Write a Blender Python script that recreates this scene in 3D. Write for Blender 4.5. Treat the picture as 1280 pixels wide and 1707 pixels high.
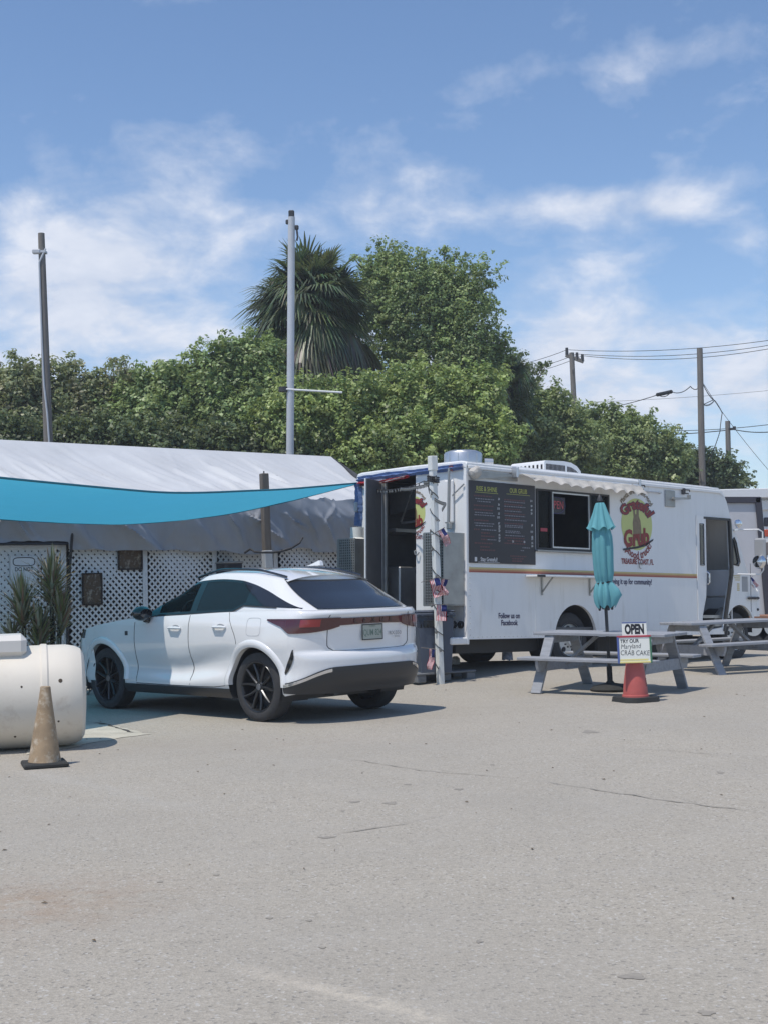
import bpy, bmesh, math, random
import numpy as np
from mathutils import Vector, Matrix, noise as mnoise
R = math.radians
rng = random.Random(7)
for o in list(bpy.data.objects): bpy.data.objects.remove(o)
SC = bpy.context.scene
COL = SC.collection

# ------------------------------------------------------------------ camera
F, CH, HY, SL = 2200.0, 1.45, 972.0, -0.025
_roll = math.atan(-SL); _pitch = math.atan((HY - 853.5) * math.cos(_roll) / F)
FW = Vector((0, math.cos(_pitch), math.sin(_pitch)))
_r0 = Vector((1, 0, 0)); _u0 = _r0.cross(FW)
RT = _r0 * math.cos(_roll) - _u0 * math.sin(_roll)
UP = _u0 * math.cos(_roll) + _r0 * math.sin(_roll)
CAM = Vector((0, 0, CH))
cd = bpy.data.cameras.new('camera'); cam = bpy.data.objects.new('camera', cd); COL.objects.link(cam)
cd.sensor_fit = 'VERTICAL'; cd.sensor_height = 36; cd.lens = F / 1707 * 36
cd.clip_start = .1; cd.clip_end = 2000
cam.matrix_world = Matrix((( RT.x, UP.x, -FW.x, 0), (RT.y, UP.y, -FW.y, 0), (RT.z, UP.z, -FW.z, CH), (0, 0, 0, 1)))
SC.camera = cam

# ------------------------------------------------------------------ node helper
class NT:
    def __init__(s, tree): s.t = tree; s.n = tree.nodes; s.l = tree.links
    def new(s, typ, **kw):
        n = s.n.new(typ)
        for k, v in kw.items():
            if k.startswith('i_'):
                key = k[2:].replace('_', ' '); n.inputs[key].default_value = v
            else: setattr(n, k, v)
        return n
    def link(s, a, b): s.l.new(a, b)
    def math(s, op, a, b=0.0, c=None, clamp=False):
        n = s.n.new('ShaderNodeMath'); n.operation = op; n.use_clamp = clamp
        for i, v in enumerate((a, b) if c is None else (a, b, c)):
            if isinstance(v, (int, float)): n.inputs[i].default_value = v
            else: s.l.new(v, n.inputs[i])
        return n.outputs[0]
    def vmath(s, op, a, b):
        n = s.n.new('ShaderNodeVectorMath'); n.operation = op
        for i, v in enumerate((a, b)):
            if isinstance(v, (tuple, Vector)): n.inputs[i].default_value = v
            else: s.l.new(v, n.inputs[i])
        return n
    def mix(s, f, a, b):
        n = s.n.new('ShaderNodeMix'); n.data_type = 'RGBA'
        for i, v in ((0, f), (6, a), (7, b)):
            if isinstance(v, (int, float)): n.inputs[i].default_value = v
            elif isinstance(v, tuple): n.inputs[i].default_value = (*v[:3], 1)
            else: s.l.new(v, n.inputs[i])
        return n.outputs[2]
    def ramp(s, f, stops):
        n = s.n.new('ShaderNodeValToRGB'); e = n.color_ramp.elements
        while len(e) < len(stops): e.new(.5)
        for q, (p, c) in zip(e, stops):
            q.position = p; q.color = (c, c, c, 1) if isinstance(c, (int, float)) else (*c, 1)
        s.l.new(f, n.inputs[0]); return n.outputs[0]
    def noise(s, vec, scale, detail=4, rough=.55, dist=0):
        n = s.n.new('ShaderNodeTexNoise'); n.inputs['Scale'].default_value = scale
        n.inputs['Detail'].default_value = detail; n.inputs['Roughness'].default_value = rough
        n.inputs['Distortion'].default_value = dist
        if vec is not None: s.l.new(vec, n.inputs['Vector'])
        return n.outputs['Fac']

# ------------------------------------------------------------------ sun, sky, exposure
SUN_EL = 67.0
SUN_TRAVEL = Vector((.70, .714, 0)).normalized() * math.cos(R(SUN_EL)) + Vector((0, 0, -math.sin(R(SUN_EL))))
sd = bpy.data.lights.new('sun', 'SUN'); sd.energy = 3.5; sd.angle = R(.53); sd.color = (1, .935, .85)
sun = bpy.data.objects.new('sun', sd); COL.objects.link(sun)
sun.rotation_euler = SUN_TRAVEL.to_track_quat('-Z', 'Y').to_euler(); sun.location = (-8, -8, 25)

W = bpy.data.worlds.new('World'); SC.world = W; W.use_nodes = True
nt = NT(W.node_tree); nt.n.clear()
out = nt.new('ShaderNodeOutputWorld'); bg = nt.new('ShaderNodeBackground'); bg.inputs['Strength'].default_value = .15
nt.link(bg.outputs[0], out.inputs[0])
sky = nt.new('ShaderNodeTexSky'); sky.sky_type = 'NISHITA'; sky.sun_disc = False
sky.sun_elevation = R(SUN_EL); sky.sun_rotation = R(224.4); sky.air_density = 1.0; sky.dust_density = .2; sky.ozone_density = 5.5
tc = nt.new('ShaderNodeTexCoord'); D = tc.outputs['Generated']
sx = nt.new('ShaderNodeSeparateXYZ'); nt.link(D, sx.inputs[0])
zc = nt.math('ADD', nt.math('MAXIMUM', sx.outputs[2], 0.0), .38)
cx = nt.new('ShaderNodeCombineXYZ')
nt.link(nt.math('DIVIDE', sx.outputs[0], zc), cx.inputs[0]); nt.link(nt.math('DIVIDE', sx.outputs[1], zc), cx.inputs[1])
n1 = nt.noise(cx.outputs[0], 3.6, 12, .60, .25)
n2 = nt.noise(cx.outputs[0], 9.0, 10, .60, .2)
n3 = nt.noise(cx.outputs[0], .9, 4, .5)
def skydir(x, y):
    return (FW + RT * ((x - 640) / F) - UP * ((y - 853.5) / F)).normalized()
blob = None
for (x, y, rx, ry, amp) in [(180, 400, 230, 140, .36), (90, 530, 260, 110, .30), (590, 365, 105, 85, .30), (960, 350, 250, 34, .34), (1010, 325, 60, 22, .2), (1130, 350, 70, 22, .2),
                            (1080, 630, 330, 120, .52), (980, 530, 200, 50, .06), (300, 205, 150, 25, .14), (840, 118, 85, 34, .18), (935, 30, 60, 45, .18),
                            (1190, 75, 75, 34, .22), (1050, 125, 65, 40, .18), (1200, 210, 90, 40, .18), (740, 300, 90, 50, .17),
                            (400, 640, 900, 70, .20), (1240, 395, 60, 20, .2)]:
    c = skydir(x, y)
    v = nt.vmath('SUBTRACT', D, tuple(c)).outputs[0]
    v = nt.vmath('MULTIPLY', v, (F / rx, F / rx, F / ry)).outputs[0]
    L = nt.vmath('LENGTH', v, (0, 0, 0)).outputs['Value']
    g = nt.math('MULTIPLY', nt.math('EXPONENT', nt.math('MULTIPLY', nt.math('MULTIPLY', L, L), -.8)), amp)
    blob = g if blob is None else nt.math('ADD', blob, g)
blob = nt.math('MINIMUM', blob, .50)
nn = nt.math('ADD', nt.math('MULTIPLY', n1, 1.05), nt.math('MULTIPLY', n2, .85)); nn = nt.math('SUBTRACT', nn, .47)
dens = nt.math('ADD', nt.math('ADD', nn, nt.math('MULTIPLY', nt.math('SUBTRACT', n3, .5), .25)), blob)
mask = nt.ramp(dens, [(.58, 0), (.72, .22), (.88, .66), (1.06, .96)])
hz = nt.math('MULTIPLY', nt.math('EXPONENT', nt.math('MULTIPLY', nt.math('MAXIMUM', sx.outputs[2], 0.0), -9.0)), .46)
ccol = nt.mix(nt.ramp(n2, [(.35, 0), (.65, 1)]), (4.3, 4.75, 5.7), (5.6, 5.85, 6.5))
skyc = nt.mix(hz, sky.outputs[0], (4.6, 5.4, 6.6))
allc = nt.mix(nt.math('MULTIPLY', mask, .95), skyc, ccol)
nt.link(allc, bg.inputs['Color'])
SC.view_settings.view_transform = 'Standard'; SC.view_settings.look = 'None'
SC.view_settings.exposure = 0.0; SC.view_settings.gamma = 1.0; SC.view_settings.use_curve_mapping = False
SC.render.engine = 'CYCLES'
SC.cycles.max_bounces = 6; SC.cycles.transparent_max_bounces = 12

# ------------------------------------------------------------------ where a photo pixel lies in the place
def ray(x, y): return FW + RT * ((x - 640) / F) - UP * ((y - 853.5) / F)
def ground_at(x, y, z=0):
    d = ray(x, y); return CAM + d * ((z - CH) / d.z)
def at(x, y, Y):
    d = ray(x, y); return CAM + d * (Y / d.y)
def gz(x, y):                                    # the lot rises gently under the truck's tail
    return .17 * math.exp(-(((x - 1.7) ** 2 + (y - 20.6) ** 2) / 2.3 ** 2))

# ------------------------------------------------------------------ materials
def mat(name, col, rough=.6, metal=0, var=0, vscale=4, bump=0, bscale=60, col2=None, spec=.5, coat=0, stretch=None, dirt=None):
    m = bpy.data.materials.new(name); m.use_nodes = True
    t = NT(m.node_tree); b = t.n['Principled BSDF']
    b.inputs['Base Color'].default_value = (*col, 1); b.inputs['Roughness'].default_value = rough
    b.inputs['Metallic'].default_value = metal; b.inputs['Specular IOR Level'].default_value = spec
    if coat: b.inputs['Coat Weight'].default_value = coat; b.inputs['Coat Roughness'].default_value = .05
    if var or bump or dirt:
        c = t.new('ShaderNodeTexCoord'); vec = c.outputs['Object']
        if stretch:
            mp = t.new('ShaderNodeMapping'); mp.inputs['Scale'].default_value = stretch
            t.link(vec, mp.inputs[0]); vec = mp.outputs[0]
    colout = None
    if var:
        f = t.ramp(t.noise(vec, vscale, 6, .6), [(.3, 0), (.7, 1)])
        c2 = col2 or tuple(max(0, v * (1 - var)) for v in col)
        colout = t.mix(f, col, c2)
    if dirt:                                     # (colour, scale, threshold, strength): worn patches and stains
        f = t.ramp(t.noise(vec, dirt[1], 9, .68), [(dirt[2], 0), (min(1, dirt[2] + .16), dirt[3])])
        colout = t.mix(f, colout if colout is not None else col, dirt[0])
    if colout is not None: t.link(colout, b.inputs['Base Color'])
    if bump:
        bn = t.new('ShaderNodeBump'); bn.inputs['Strength'].default_value = bump; bn.inputs['Distance'].default_value = .01
        t.link(t.noise(vec, bscale, 5, .6), bn.inputs['Height']); t.link(bn.outputs[0], b.inputs['Normal'])
    return m
def leaf_mat(name, trans=.35, rough=.45):
    m = bpy.data.materials.new(name); m.use_nodes = True
    t = NT(m.node_tree); b = t.n['Principled BSDF']; o = t.n['Material Output']
    a = t.new('ShaderNodeAttribute', attribute_name='Col')
    t.link(a.outputs['Color'], b.inputs['Base Color']); b.inputs['Roughness'].default_value = rough
    tr = t.new('ShaderNodeBsdfTranslucent')
    t.link(t.mix(.35, a.outputs['Color'], (.34, .40, .08)), tr.inputs['Color'])
    mx = t.new('ShaderNodeMixShader'); mx.inputs[0].default_value = trans
    t.link(b.outputs[0], mx.inputs[1]); t.link(tr.outputs[0], mx.inputs[2]); t.link(mx.outputs[0], o.inputs[0])
    return m
def cloth_mat(name, col, trans=.45, rough=.8, var=.12):
    m = mat(name, col, rough, var=var, vscale=3, spec=.2)
    t = NT(m.node_tree); b = t.n['Principled BSDF']; o = t.n['Material Output']
    tr = t.new('ShaderNodeBsdfTranslucent'); tr.inputs['Color'].default_value = (*col, 1)
    mx = t.new('ShaderNodeMixShader'); mx.inputs[0].default_value = trans
    t.link(b.outputs[0], mx.inputs[1]); t.link(tr.outputs[0], mx.inputs[2]); t.link(mx.outputs[0], o.inputs[0])
    return m
def glass_mat(name, tint, alpha):
    m = bpy.data.materials.new(name); m.use_nodes = True
    t = NT(m.node_tree); t.n.clear(); o = t.new('ShaderNodeOutputMaterial')
    tr = t.new('ShaderNodeBsdfTransparent'); tr.inputs[0].default_value = (*tint, 1)
    b = t.new('ShaderNodeBsdfPrincipled'); b.inputs['Base Color'].default_value = (.015, .017, .02, 1); b.inputs['Roughness'].default_value = .04
    mx = t.new('ShaderNodeMixShader'); fr = t.new('ShaderNodeFresnel'); fr.inputs[0].default_value = 1.5
    t.link(t.math('ADD', t.math('MULTIPLY', fr.outputs[0], 1 - alpha), alpha, clamp=True), mx.inputs[0])
    t.link(tr.outputs[0], mx.inputs[1]); t.link(b.outputs[0], mx.inputs[2]); t.link(mx.outputs[0], o.inputs[0])
    return m
def glow_mat(name, col, s):
    m = bpy.data.materials.new(name); m.use_nodes = True
    b = m.node_tree.nodes['Principled BSDF']; b.inputs['Base Color'].default_value = (*col, 1)
    b.inputs['Emission Color'].default_value = (*col, 1); b.inputs['Emission Strength'].default_value = s
    return m

M = dict(
    white=mat('white_paint', (.81, .81, .80), .34, var=.05, vscale=2.5, dirt=((.56, .54, .49), 2.2, .55, .42), bump=.03, bscale=3, stretch=(3.0, 3.0, .45)),
    car=mat('pearl_white_paint', (.79, .79, .785), .16, coat=1.0, spec=.5),
    black=mat('black_trim', (.032, .033, .035), .42),
    gloss=mat('gloss_black', (.015, .016, .018), .12, coat=.6),
    rubber=mat('tyre_rubber', (.045, .045, .047), .85, var=.3, vscale=20),
    rimblk=mat('dark_wheel_metal', (.06, .062, .066), .3, metal=.7),
    chrome=mat('bright_metal', (.75, .76, .78), .18, metal=1),
    alu=mat('aluminium', (.62, .63, .64), .38, metal=.85, var=.15, vscale=6),
    steel=mat('dull_steel', (.40, .40, .385), .42, metal=.6, var=.25, vscale=5, dirt=((.30, .28, .24), 5, .6, .5)),
    darkmetal=mat('dark_metal', (.05, .05, .053), .55, metal=.3),
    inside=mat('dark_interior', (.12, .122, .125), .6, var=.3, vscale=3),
    inmetal=mat('kitchen_steel', (.42, .425, .43), .35, metal=.7, var=.3, vscale=3),
    greyin=mat('grey_cab_panel', (.36, .37, .38), .6, var=.1),
    glassdark=glass_mat('privacy_glass', (.04, .045, .05), .86),
    glass=glass_mat('tinted_glass', (.80, .86, .83), .06),
    shopglass=glass_mat('window_glass', (.62, .66, .66), .14),
    red=mat('lamp_red', (.26, .014, .016), .15, coat=.8),
    redbar=mat('lamp_dark_red', (.07, .009, .012), .15, coat=.8),
    menu=mat('menu_board_black', (.026, .024, .030), .4),
    ink=mat('ink_navy', (.035, .03, .09), .5), inkred=mat('ink_dark_red', (.26, .035, .03), .5), inkblack=mat('ink_black', (.015, .014, .02), .5),
    lime=mat('ink_lime', (.42, .43, .10), .5), limedisc=mat('logo_yellow_green', (.56, .60, .22), .5), brownink=mat('logo_brown', (.26, .19, .11), .5, var=.3, vscale=20),
    whiteink=mat('ink_white', (.62, .62, .62), .5), dullred=mat('ink_dull_red', (.13, .05, .052), .5), greyink=mat('ink_grey', (.24, .235, .26), .5),
    yellow=mat('stripe_yellow', (.56, .46, .20), .5), orange=mat('stripe_orange', (.50, .23, .11), .5), stripered=mat('stripe_red', (.35, .09, .065), .5),
    wood=mat('weathered_wood', (.17, .145, .12), .9, var=.45, vscale=3, stretch=(14, 14, .8), bump=.5, bscale=14),
    polewood=mat('utility_pole_wood', (.22, .20, .18), .9, var=.35, vscale=3, stretch=(10, 10, .5), bump=.4, bscale=14),
    greypole=mat('painted_grey_pole', (.52, .54, .57), .55, var=.12, vscale=2),
    postwhite=mat('flaking_white_paint', (.80, .81, .77), .75, var=.15, vscale=3, stretch=(8, 8, 1), dirt=((.36, .34, .30), 5.5, .56, .7), bump=.4, bscale=12),
    table=mat('grey_painted_wood', (.335, .35, .375), .7, var=.28, vscale=3, stretch=(1.2, 9, 9), bump=.25, bscale=8),
    tank=mat('cream_plastic', (.74, .68, .58), .5, var=.10, vscale=1.6, dirt=((.40, .31, .23), 3.4, .58, .55), bump=.05, bscale=8),
    tankrib=mat('cream_plastic_collar', (.72, .69, .64), .5, var=.1, vscale=3),
    brown=mat('faded_brown_cone', (.40, .29, .18), .85, var=.4, vscale=7, dirt=((.62, .55, .44), 9, .52, .8), bump=.3, bscale=25),
    cone=mat('faded_orange_cone', (.52, .115, .10), .6, var=.25, vscale=5, dirt=((.40, .16, .12), 6, .6, .5)),
    conebase=mat('cone_base_rubber', (.035, .036, .034), .85, var=.3, vscale=14),
    teal=cloth_mat('teal_umbrella_cloth', (.19, .50, .55), .25, .85, .18),
    sail=cloth_mat('turquoise_sail_cloth', (.09, .52, .74), .40, .8, .08),
    lattice=mat('white_lattice_plastic', (.72, .73, .73), .6, var=.10, vscale=2, dirt=((.42, .38, .28), 1.6, .60, .55)),
    rust=mat('rusty_sheet', (.17, .115, .07), .9, metal=.1, var=.6, vscale=11, col2=(.045, .032, .024), dirt=((.42, .36, .28), 11, .50, .85), bump=.5, bscale=30),
    bin=mat('slate_bin_plastic', (.075, .093, .13), .5, var=.12, vscale=4),
    bag=mat('clear_bag', (.45, .47, .5), .15, spec=.8),
    pallet=mat('grey_plastic_pallet', (.17, .18, .19), .7, var=.2, vscale=5),
    blue=cloth_mat('blue_bunting', (.17, .26, .50), .2, .85, .35), redcloth=cloth_mat('red_bunting', (.45, .045, .06), .2, .85, .3),
    flagred=cloth_mat('flag_red', (.48, .035, .055), .25, .85, .1), flagwhite=cloth_mat('flag_white', (.78, .76, .76), .25, .85, .1), flagblue=cloth_mat('flag_blue', (.03, .04, .16), .2, .85, .1),
    wire=mat('black_cable', (.02, .02, .022), .7), bulb=mat('clear_bulb', (.16, .16, .15), .1, spec=.8),
    rvwhite=mat('rv_white', (.68, .69, .70), .35, var=.04), rvgrey=mat('rv_panel_grey', (.50, .50, .52), .5, var=.06), rvdark=mat('rv_dark_trim', (.04, .038, .05), .5), rvred=mat('rv_orange_red', (.48, .075, .03), .4), rvbrown=mat('rv_brown', (.16, .14, .13), .5),
    bark=mat('bark', (.10, .078, .058), .95, var=.4, vscale=6, bump=.8, bscale=20),
    leaf=leaf_mat('leaves', .35), frond=leaf_mat('palm_blades', .25, .38),
    whiteboard=mat('whiteboard', (.78, .78, .72), .35), wbyellow=mat('whiteboard_yellow', (.75, .66, .26), .4), wbred=mat('frame_red', (.40, .05, .07), .5), wbblue=mat('frame_blue', (.08, .12, .32), .5), wbgreen=mat('frame_green', (.06, .17, .10), .5),
    propane=mat('cream_propane_paint', (.76, .75, .70), .4, var=.06), brass=mat('brass_valve', (.35, .22, .09), .4, metal=.8),
    plate=mat('plate_white', (.40, .42, .36), .4), plategreen=mat('plate_green', (.15, .22, .17), .5), silver=mat('badge_silver', (.28, .28, .3), .3, metal=.8),
)
def tarp_material():
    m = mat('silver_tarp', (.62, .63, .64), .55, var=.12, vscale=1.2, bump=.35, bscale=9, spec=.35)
    t = NT(m.node_tree); b = t.n['Principled BSDF']; o = t.n['Material Output']
    tr = t.new('ShaderNodeBsdfTranslucent'); tr.inputs['Color'].default_value = (.4, .42, .45, 1)
    mx = t.new('ShaderNodeMixShader'); mx.inputs[0].default_value = .06
    t.link(b.outputs[0], mx.inputs[1]); t.link(tr.outputs[0], mx.inputs[2]); t.link(mx.outputs[0], o.inputs[0])
    return m
M['tarp'] = tarp_material()

# ------------------------------------------------------------------ mesh helpers
def text_mesh(s, size=1.0, bold=0.0, sx=1.0, align='CENTER', shear=0.0):
    c = bpy.data.curves.new('t', 'FONT'); c.body = s; c.size = size; c.offset = bold * size; c.align_x = align; c.align_y = 'CENTER'
    c.shear = shear; c.resolution_u = 3
    o = bpy.data.objects.new('t', c); COL.objects.link(o)
    dg = bpy.context.evaluated_depsgraph_get(); me = bpy.data.meshes.new_from_object(o.evaluated_get(dg))
    vs = [(v.co.x * sx, v.co.y) for v in me.vertices]; fs = [list(p.vertices) for p in me.polygons]
    bpy.data.objects.remove(o); bpy.data.curves.remove(c); bpy.data.meshes.remove(me)
    return vs, fs
def sheet_mesh(outer, holes=(), thick=.03):      # flat plate with holes; x,y in plane, z = thickness
    c = bpy.data.curves.new('t', 'CURVE'); c.dimensions = '2D'; c.fill_mode = 'BOTH'; c.extrude = thick / 2
    for poly in [outer, *holes]:
        sp = c.splines.new('POLY'); sp.points.add(len(poly) - 1); sp.use_cyclic_u = True
        for q, p in zip(sp.points, poly): q.co = (p[0], p[1], 0, 1)
    o = bpy.data.objects.new('t', c); COL.objects.link(o)
    dg = bpy.context.evaluated_depsgraph_get(); me = bpy.data.meshes.new_from_object(o.evaluated_get(dg))
    vs = [tuple(v.co) for v in me.vertices]; fs = [list(p.vertices) for p in me.polygons]
    bpy.data.objects.remove(o); bpy.data.curves.remove(c); bpy.data.meshes.remove(me)
    return vs, fs
class MB:
    def __init__(s): s.v = []; s.f = []; s.m = []; s.mi = 0
    def add(s, vs, fs):
        b = len(s.v); s.v += [tuple(v) for v in vs]; s.f += [[i + b for i in f] for f in fs]; s.m += [s.mi] * len(fs); return s
    def box(s, c, size, rot=None, bev=0.0):
        h = [q / 2 for q in size]; b = min(bev, min(h) * .9); c = Vector(c)
        if b <= 0:
            vs = [Vector((i * h[0], j * h[1], k * h[2])) for i in (-1, 1) for j in (-1, 1) for k in (-1, 1)]
            fs = [(0, 1, 3, 2), (4, 6, 7, 5), (0, 4, 5, 1), (2, 3, 7, 6), (0, 2, 6, 4), (1, 5, 7, 3)]
        else:
            vs = []; ix = {}
            for i in (-1, 1):
                for j in (-1, 1):
                    for k in (-1, 1):
                        ix[i, j, k] = len(vs)
                        vs += [Vector((i * h[0], j * (h[1] - b), k * (h[2] - b))), Vector((i * (h[0] - b), j * h[1], k * (h[2] - b))), Vector((i * (h[0] - b), j * (h[1] - b), k * h[2]))]
            S = (-1, 1); fs = []
            for i in S:
                fs.append([ix[i, j, k] for j, k in ((-1, -1), (1, -1), (1, 1), (-1, 1))])
                fs.append([ix[j, i, k] + 1 for j, k in ((-1, -1), (1, -1), (1, 1), (-1, 1))])
                fs.append([ix[j, k, i] + 2 for j, k in ((-1, -1), (1, -1), (1, 1), (-1, 1))])
                for j in S:
                    fs.append([ix[i, j, -1], ix[i, j, 1], ix[i, j, 1] + 1, ix[i, j, -1] + 1])
                    fs.append([ix[i, -1, j], ix[i, 1, j], ix[i, 1, j] + 2, ix[i, -1, j] + 2])
                    fs.append([ix[-1, i, j] + 1, ix[1, i, j] + 1, ix[1, i, j] + 2, ix[-1, i, j] + 2])
                    for k in S: fs.append([ix[i, j, k], ix[i, j, k] + 1, ix[i, j, k] + 2])
        if rot is not None:
            m = rot if not isinstance(rot, (int, float)) else Matrix.Rotation(rot, 3, 'Z')
            vs = [m @ v for v in vs]
        return s.add([v + c for v in vs], fs)
    def beam(s, p, q, w, h, up=(0, 0, 1), bev=0.0):   # box from p to q, w across, h along up
        p = Vector(p); q = Vector(q); x = (q - p); L = x.length; x.normalize(); u = Vector(up)
        y = u.cross(x); y.normalize(); z = x.cross(y)
        return s.box((p + q) / 2, (L, w, h), Matrix((x, y, z)).transposed(), bev)
    def cyl(s, p, q, r0, r1=None, n=16, caps=True):
        r1 = r0 if r1 is None else r1; p = Vector(p); q = Vector(q); a = (q - p).normalized()
        x = a.orthogonal().normalized(); y = a.cross(x); vs = []
        for c, r in ((p, r0), (q, r1)):
            for i in range(n):
                t = 2 * math.pi * i / n; vs.append(c + (x * math.cos(t) + y * math.sin(t)) * r)
        fs = [[i, (i + 1) % n, n + (i + 1) % n, n + i] for i in range(n)]
        if caps: fs += [list(range(n))[::-1], list(range(n, 2 * n))]
        return s.add(vs, fs)
    def tube(s, pts, r, n=8, caps=True):
        pts = [Vector(p) for p in pts]; vs = []; fs = []
        rr = r if isinstance(r, (list, tuple)) else [r] * len(pts); x = None
        for i, p in enumerate(pts):
            a = (pts[min(i + 1, len(pts) - 1)] - pts[max(i - 1, 0)])
            if a.length < 1e-9: a = Vector((0, 0, 1))
            a.normalize()
            x = a.orthogonal().normalized() if x is None else (x - a * x.dot(a)).normalized()
            y = a.cross(x)
            for k in range(n):
                t = 2 * math.pi * k / n; vs.append(p + (x * math.cos(t) + y * math.sin(t)) * rr[i])
        for i in range(len(pts) - 1):
            for k in range(n): fs.append([i * n + k, i * n + (k + 1) % n, (i + 1) * n + (k + 1) % n, (i + 1) * n + k])
        if caps: fs += [list(range(n))[::-1], list(range((len(pts) - 1) * n, len(pts) * n))]
        return s.add(vs, fs)
    def lathe(s, prof, n=24, mtx=None, wob=None, cap=True):
        vs = []; fs = []
        for i, (r, z) in enumerate(prof):
            for k in range(n):
                t = 2 * math.pi * k / n; q = r * (1 + (wob(t, i) if wob else 0))
                vs.append(Vector((q * math.cos(t), q * math.sin(t), z)))
        for i in range(len(prof) - 1):
            for k in range(n): fs.append([i * n + k, i * n + (k + 1) % n, (i + 1) * n + (k + 1) % n, (i + 1) * n + k])
        if cap and prof[0][0] > 1e-4: fs.append(list(range(n))[::-1])
        if cap and prof[-1][0] > 1e-4: fs.append([(len(prof) - 1) * n + k for k in range(n)])
        if mtx is not None: vs = [mtx @ v for v in vs]
        return s.add(vs, fs)
    def prism(s, poly, fn, t0, t1):                  # fn(a, b, t) -> 3D
        n = len(poly); vs = [fn(a, b, t0) for a, b in poly] + [fn(a, b, t1) for a, b in poly]
        return s.add(vs, [list(range(n))[::-1], list(range(n, 2 * n))] + [[i, (i + 1) % n, n + (i + 1) % n, n + i] for i in range(n)])
    def grid(s, P, closed=False):
        a = len(P); b = len(P[0]); vs = [p for row in P for p in row]; fs = []
        for i in range(a - 1):
            for j in range(b - 1 + (1 if closed else 0)):
                k = (j + 1) % b; fs.append([i * b + j, i * b + k, (i + 1) * b + k, (i + 1) * b + j])
        return s.add(vs, fs)
    def text(s, t, fn, size, bold=0.0, sx=1.0, align='CENTER', shear=0.0):
        vs, fs = text_mesh(t, size, bold, sx, align, shear); return s.add([fn(x, y) for x, y in vs], fs)
    def sheet(s, outer, holes, thick, fn):
        vs, fs = sheet_mesh(outer, holes, thick); return s.add([fn(*v) for v in vs], fs)
    def build(s, name, mats, parent=None, smooth=35, recalc=True, merge=False):
        me = bpy.data.meshes.new(name); me.from_pydata(s.v, [], s.f)
        for m in (mats if isinstance(mats, (list, tuple)) else [mats]): me.materials.append(m)
        me.polygons.foreach_set('material_index', s.m)
        if recalc or merge:
            bm = bmesh.new(); bm.from_mesh(me)
            if merge: bmesh.ops.remove_doubles(bm, verts=bm.verts, dist=1e-4)
            if recalc: bmesh.ops.recalc_face_normals(bm, faces=bm.faces)
            bm.to_mesh(me); bm.free()
        me.update()
        if smooth: me.shade_smooth(); me.set_sharp_from_angle(angle=R(smooth))
        o = bpy.data.objects.new(name, me); COL.objects.link(o)
        if parent: o.parent = parent
        return o
def tag(o, label=None, cat=None, group=None, kind=None):
    if label: o['label'] = label
    if cat: o['category'] = cat
    if group: o['group'] = group
    if kind: o['kind'] = kind
    return o
def thing(name, label, cat, loc=(0, 0, 0), rz=0, group=None, mtx=None):
    o = bpy.data.objects.new(name, None); COL.objects.link(o); o.empty_display_size = .2
    if mtx is not None: o.matrix_world = mtx
    else: o.location = loc; o.rotation_euler = (0, 0, rz)
    return tag(o, label, cat, group)
def dup(root, loc=None, rz=None, label=None):
    r = root.copy(); COL.objects.link(r)
    if loc is not None: r.location = loc
    if rz is not None: r.rotation_euler = (0, 0, rz)
    if label: r['label'] = label
    for ch in list(root.children):
        c = ch.copy(); COL.objects.link(c); c.parent = r
        for g in list(ch.children):
            d = g.copy(); COL.objects.link(d); d.parent = c
    return r
def spl(pts):                                        # smooth curve through (x, y) points
    xs = [p[0] for p in pts]; ys = [p[1] for p in pts]; n = len(xs)
    ms = []
    for i in range(n):
        if 0 < i < n - 1:
            d0 = (ys[i] - ys[i - 1]) / (xs[i] - xs[i - 1]); d1 = (ys[i + 1] - ys[i]) / (xs[i + 1] - xs[i])
            ms.append(0 if d0 * d1 <= 0 else 2 * d0 * d1 / (d0 + d1))
        else: ms.append((ys[1] - ys[0]) / (xs[1] - xs[0]) if i == 0 else (ys[-1] - ys[-2]) / (xs[-1] - xs[-2]))
    def f(x):
        if x <= xs[0]: return ys[0]
        if x >= xs[-1]: return ys[-1]
        i = 0
        while x > xs[i + 1]: i += 1
        h = xs[i + 1] - xs[i]; t = (x - xs[i]) / h
        return ((2 * t ** 3 - 3 * t * t + 1) * ys[i] + (t ** 3 - 2 * t * t + t) * h * ms[i] + (-2 * t ** 3 + 3 * t * t) * ys[i + 1] + (t ** 3 - t * t) * h * ms[i + 1])
    return f
def fbm(p, o=4): return mnoise.fractal(Vector(p), 1.0, 2.0, o)
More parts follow.
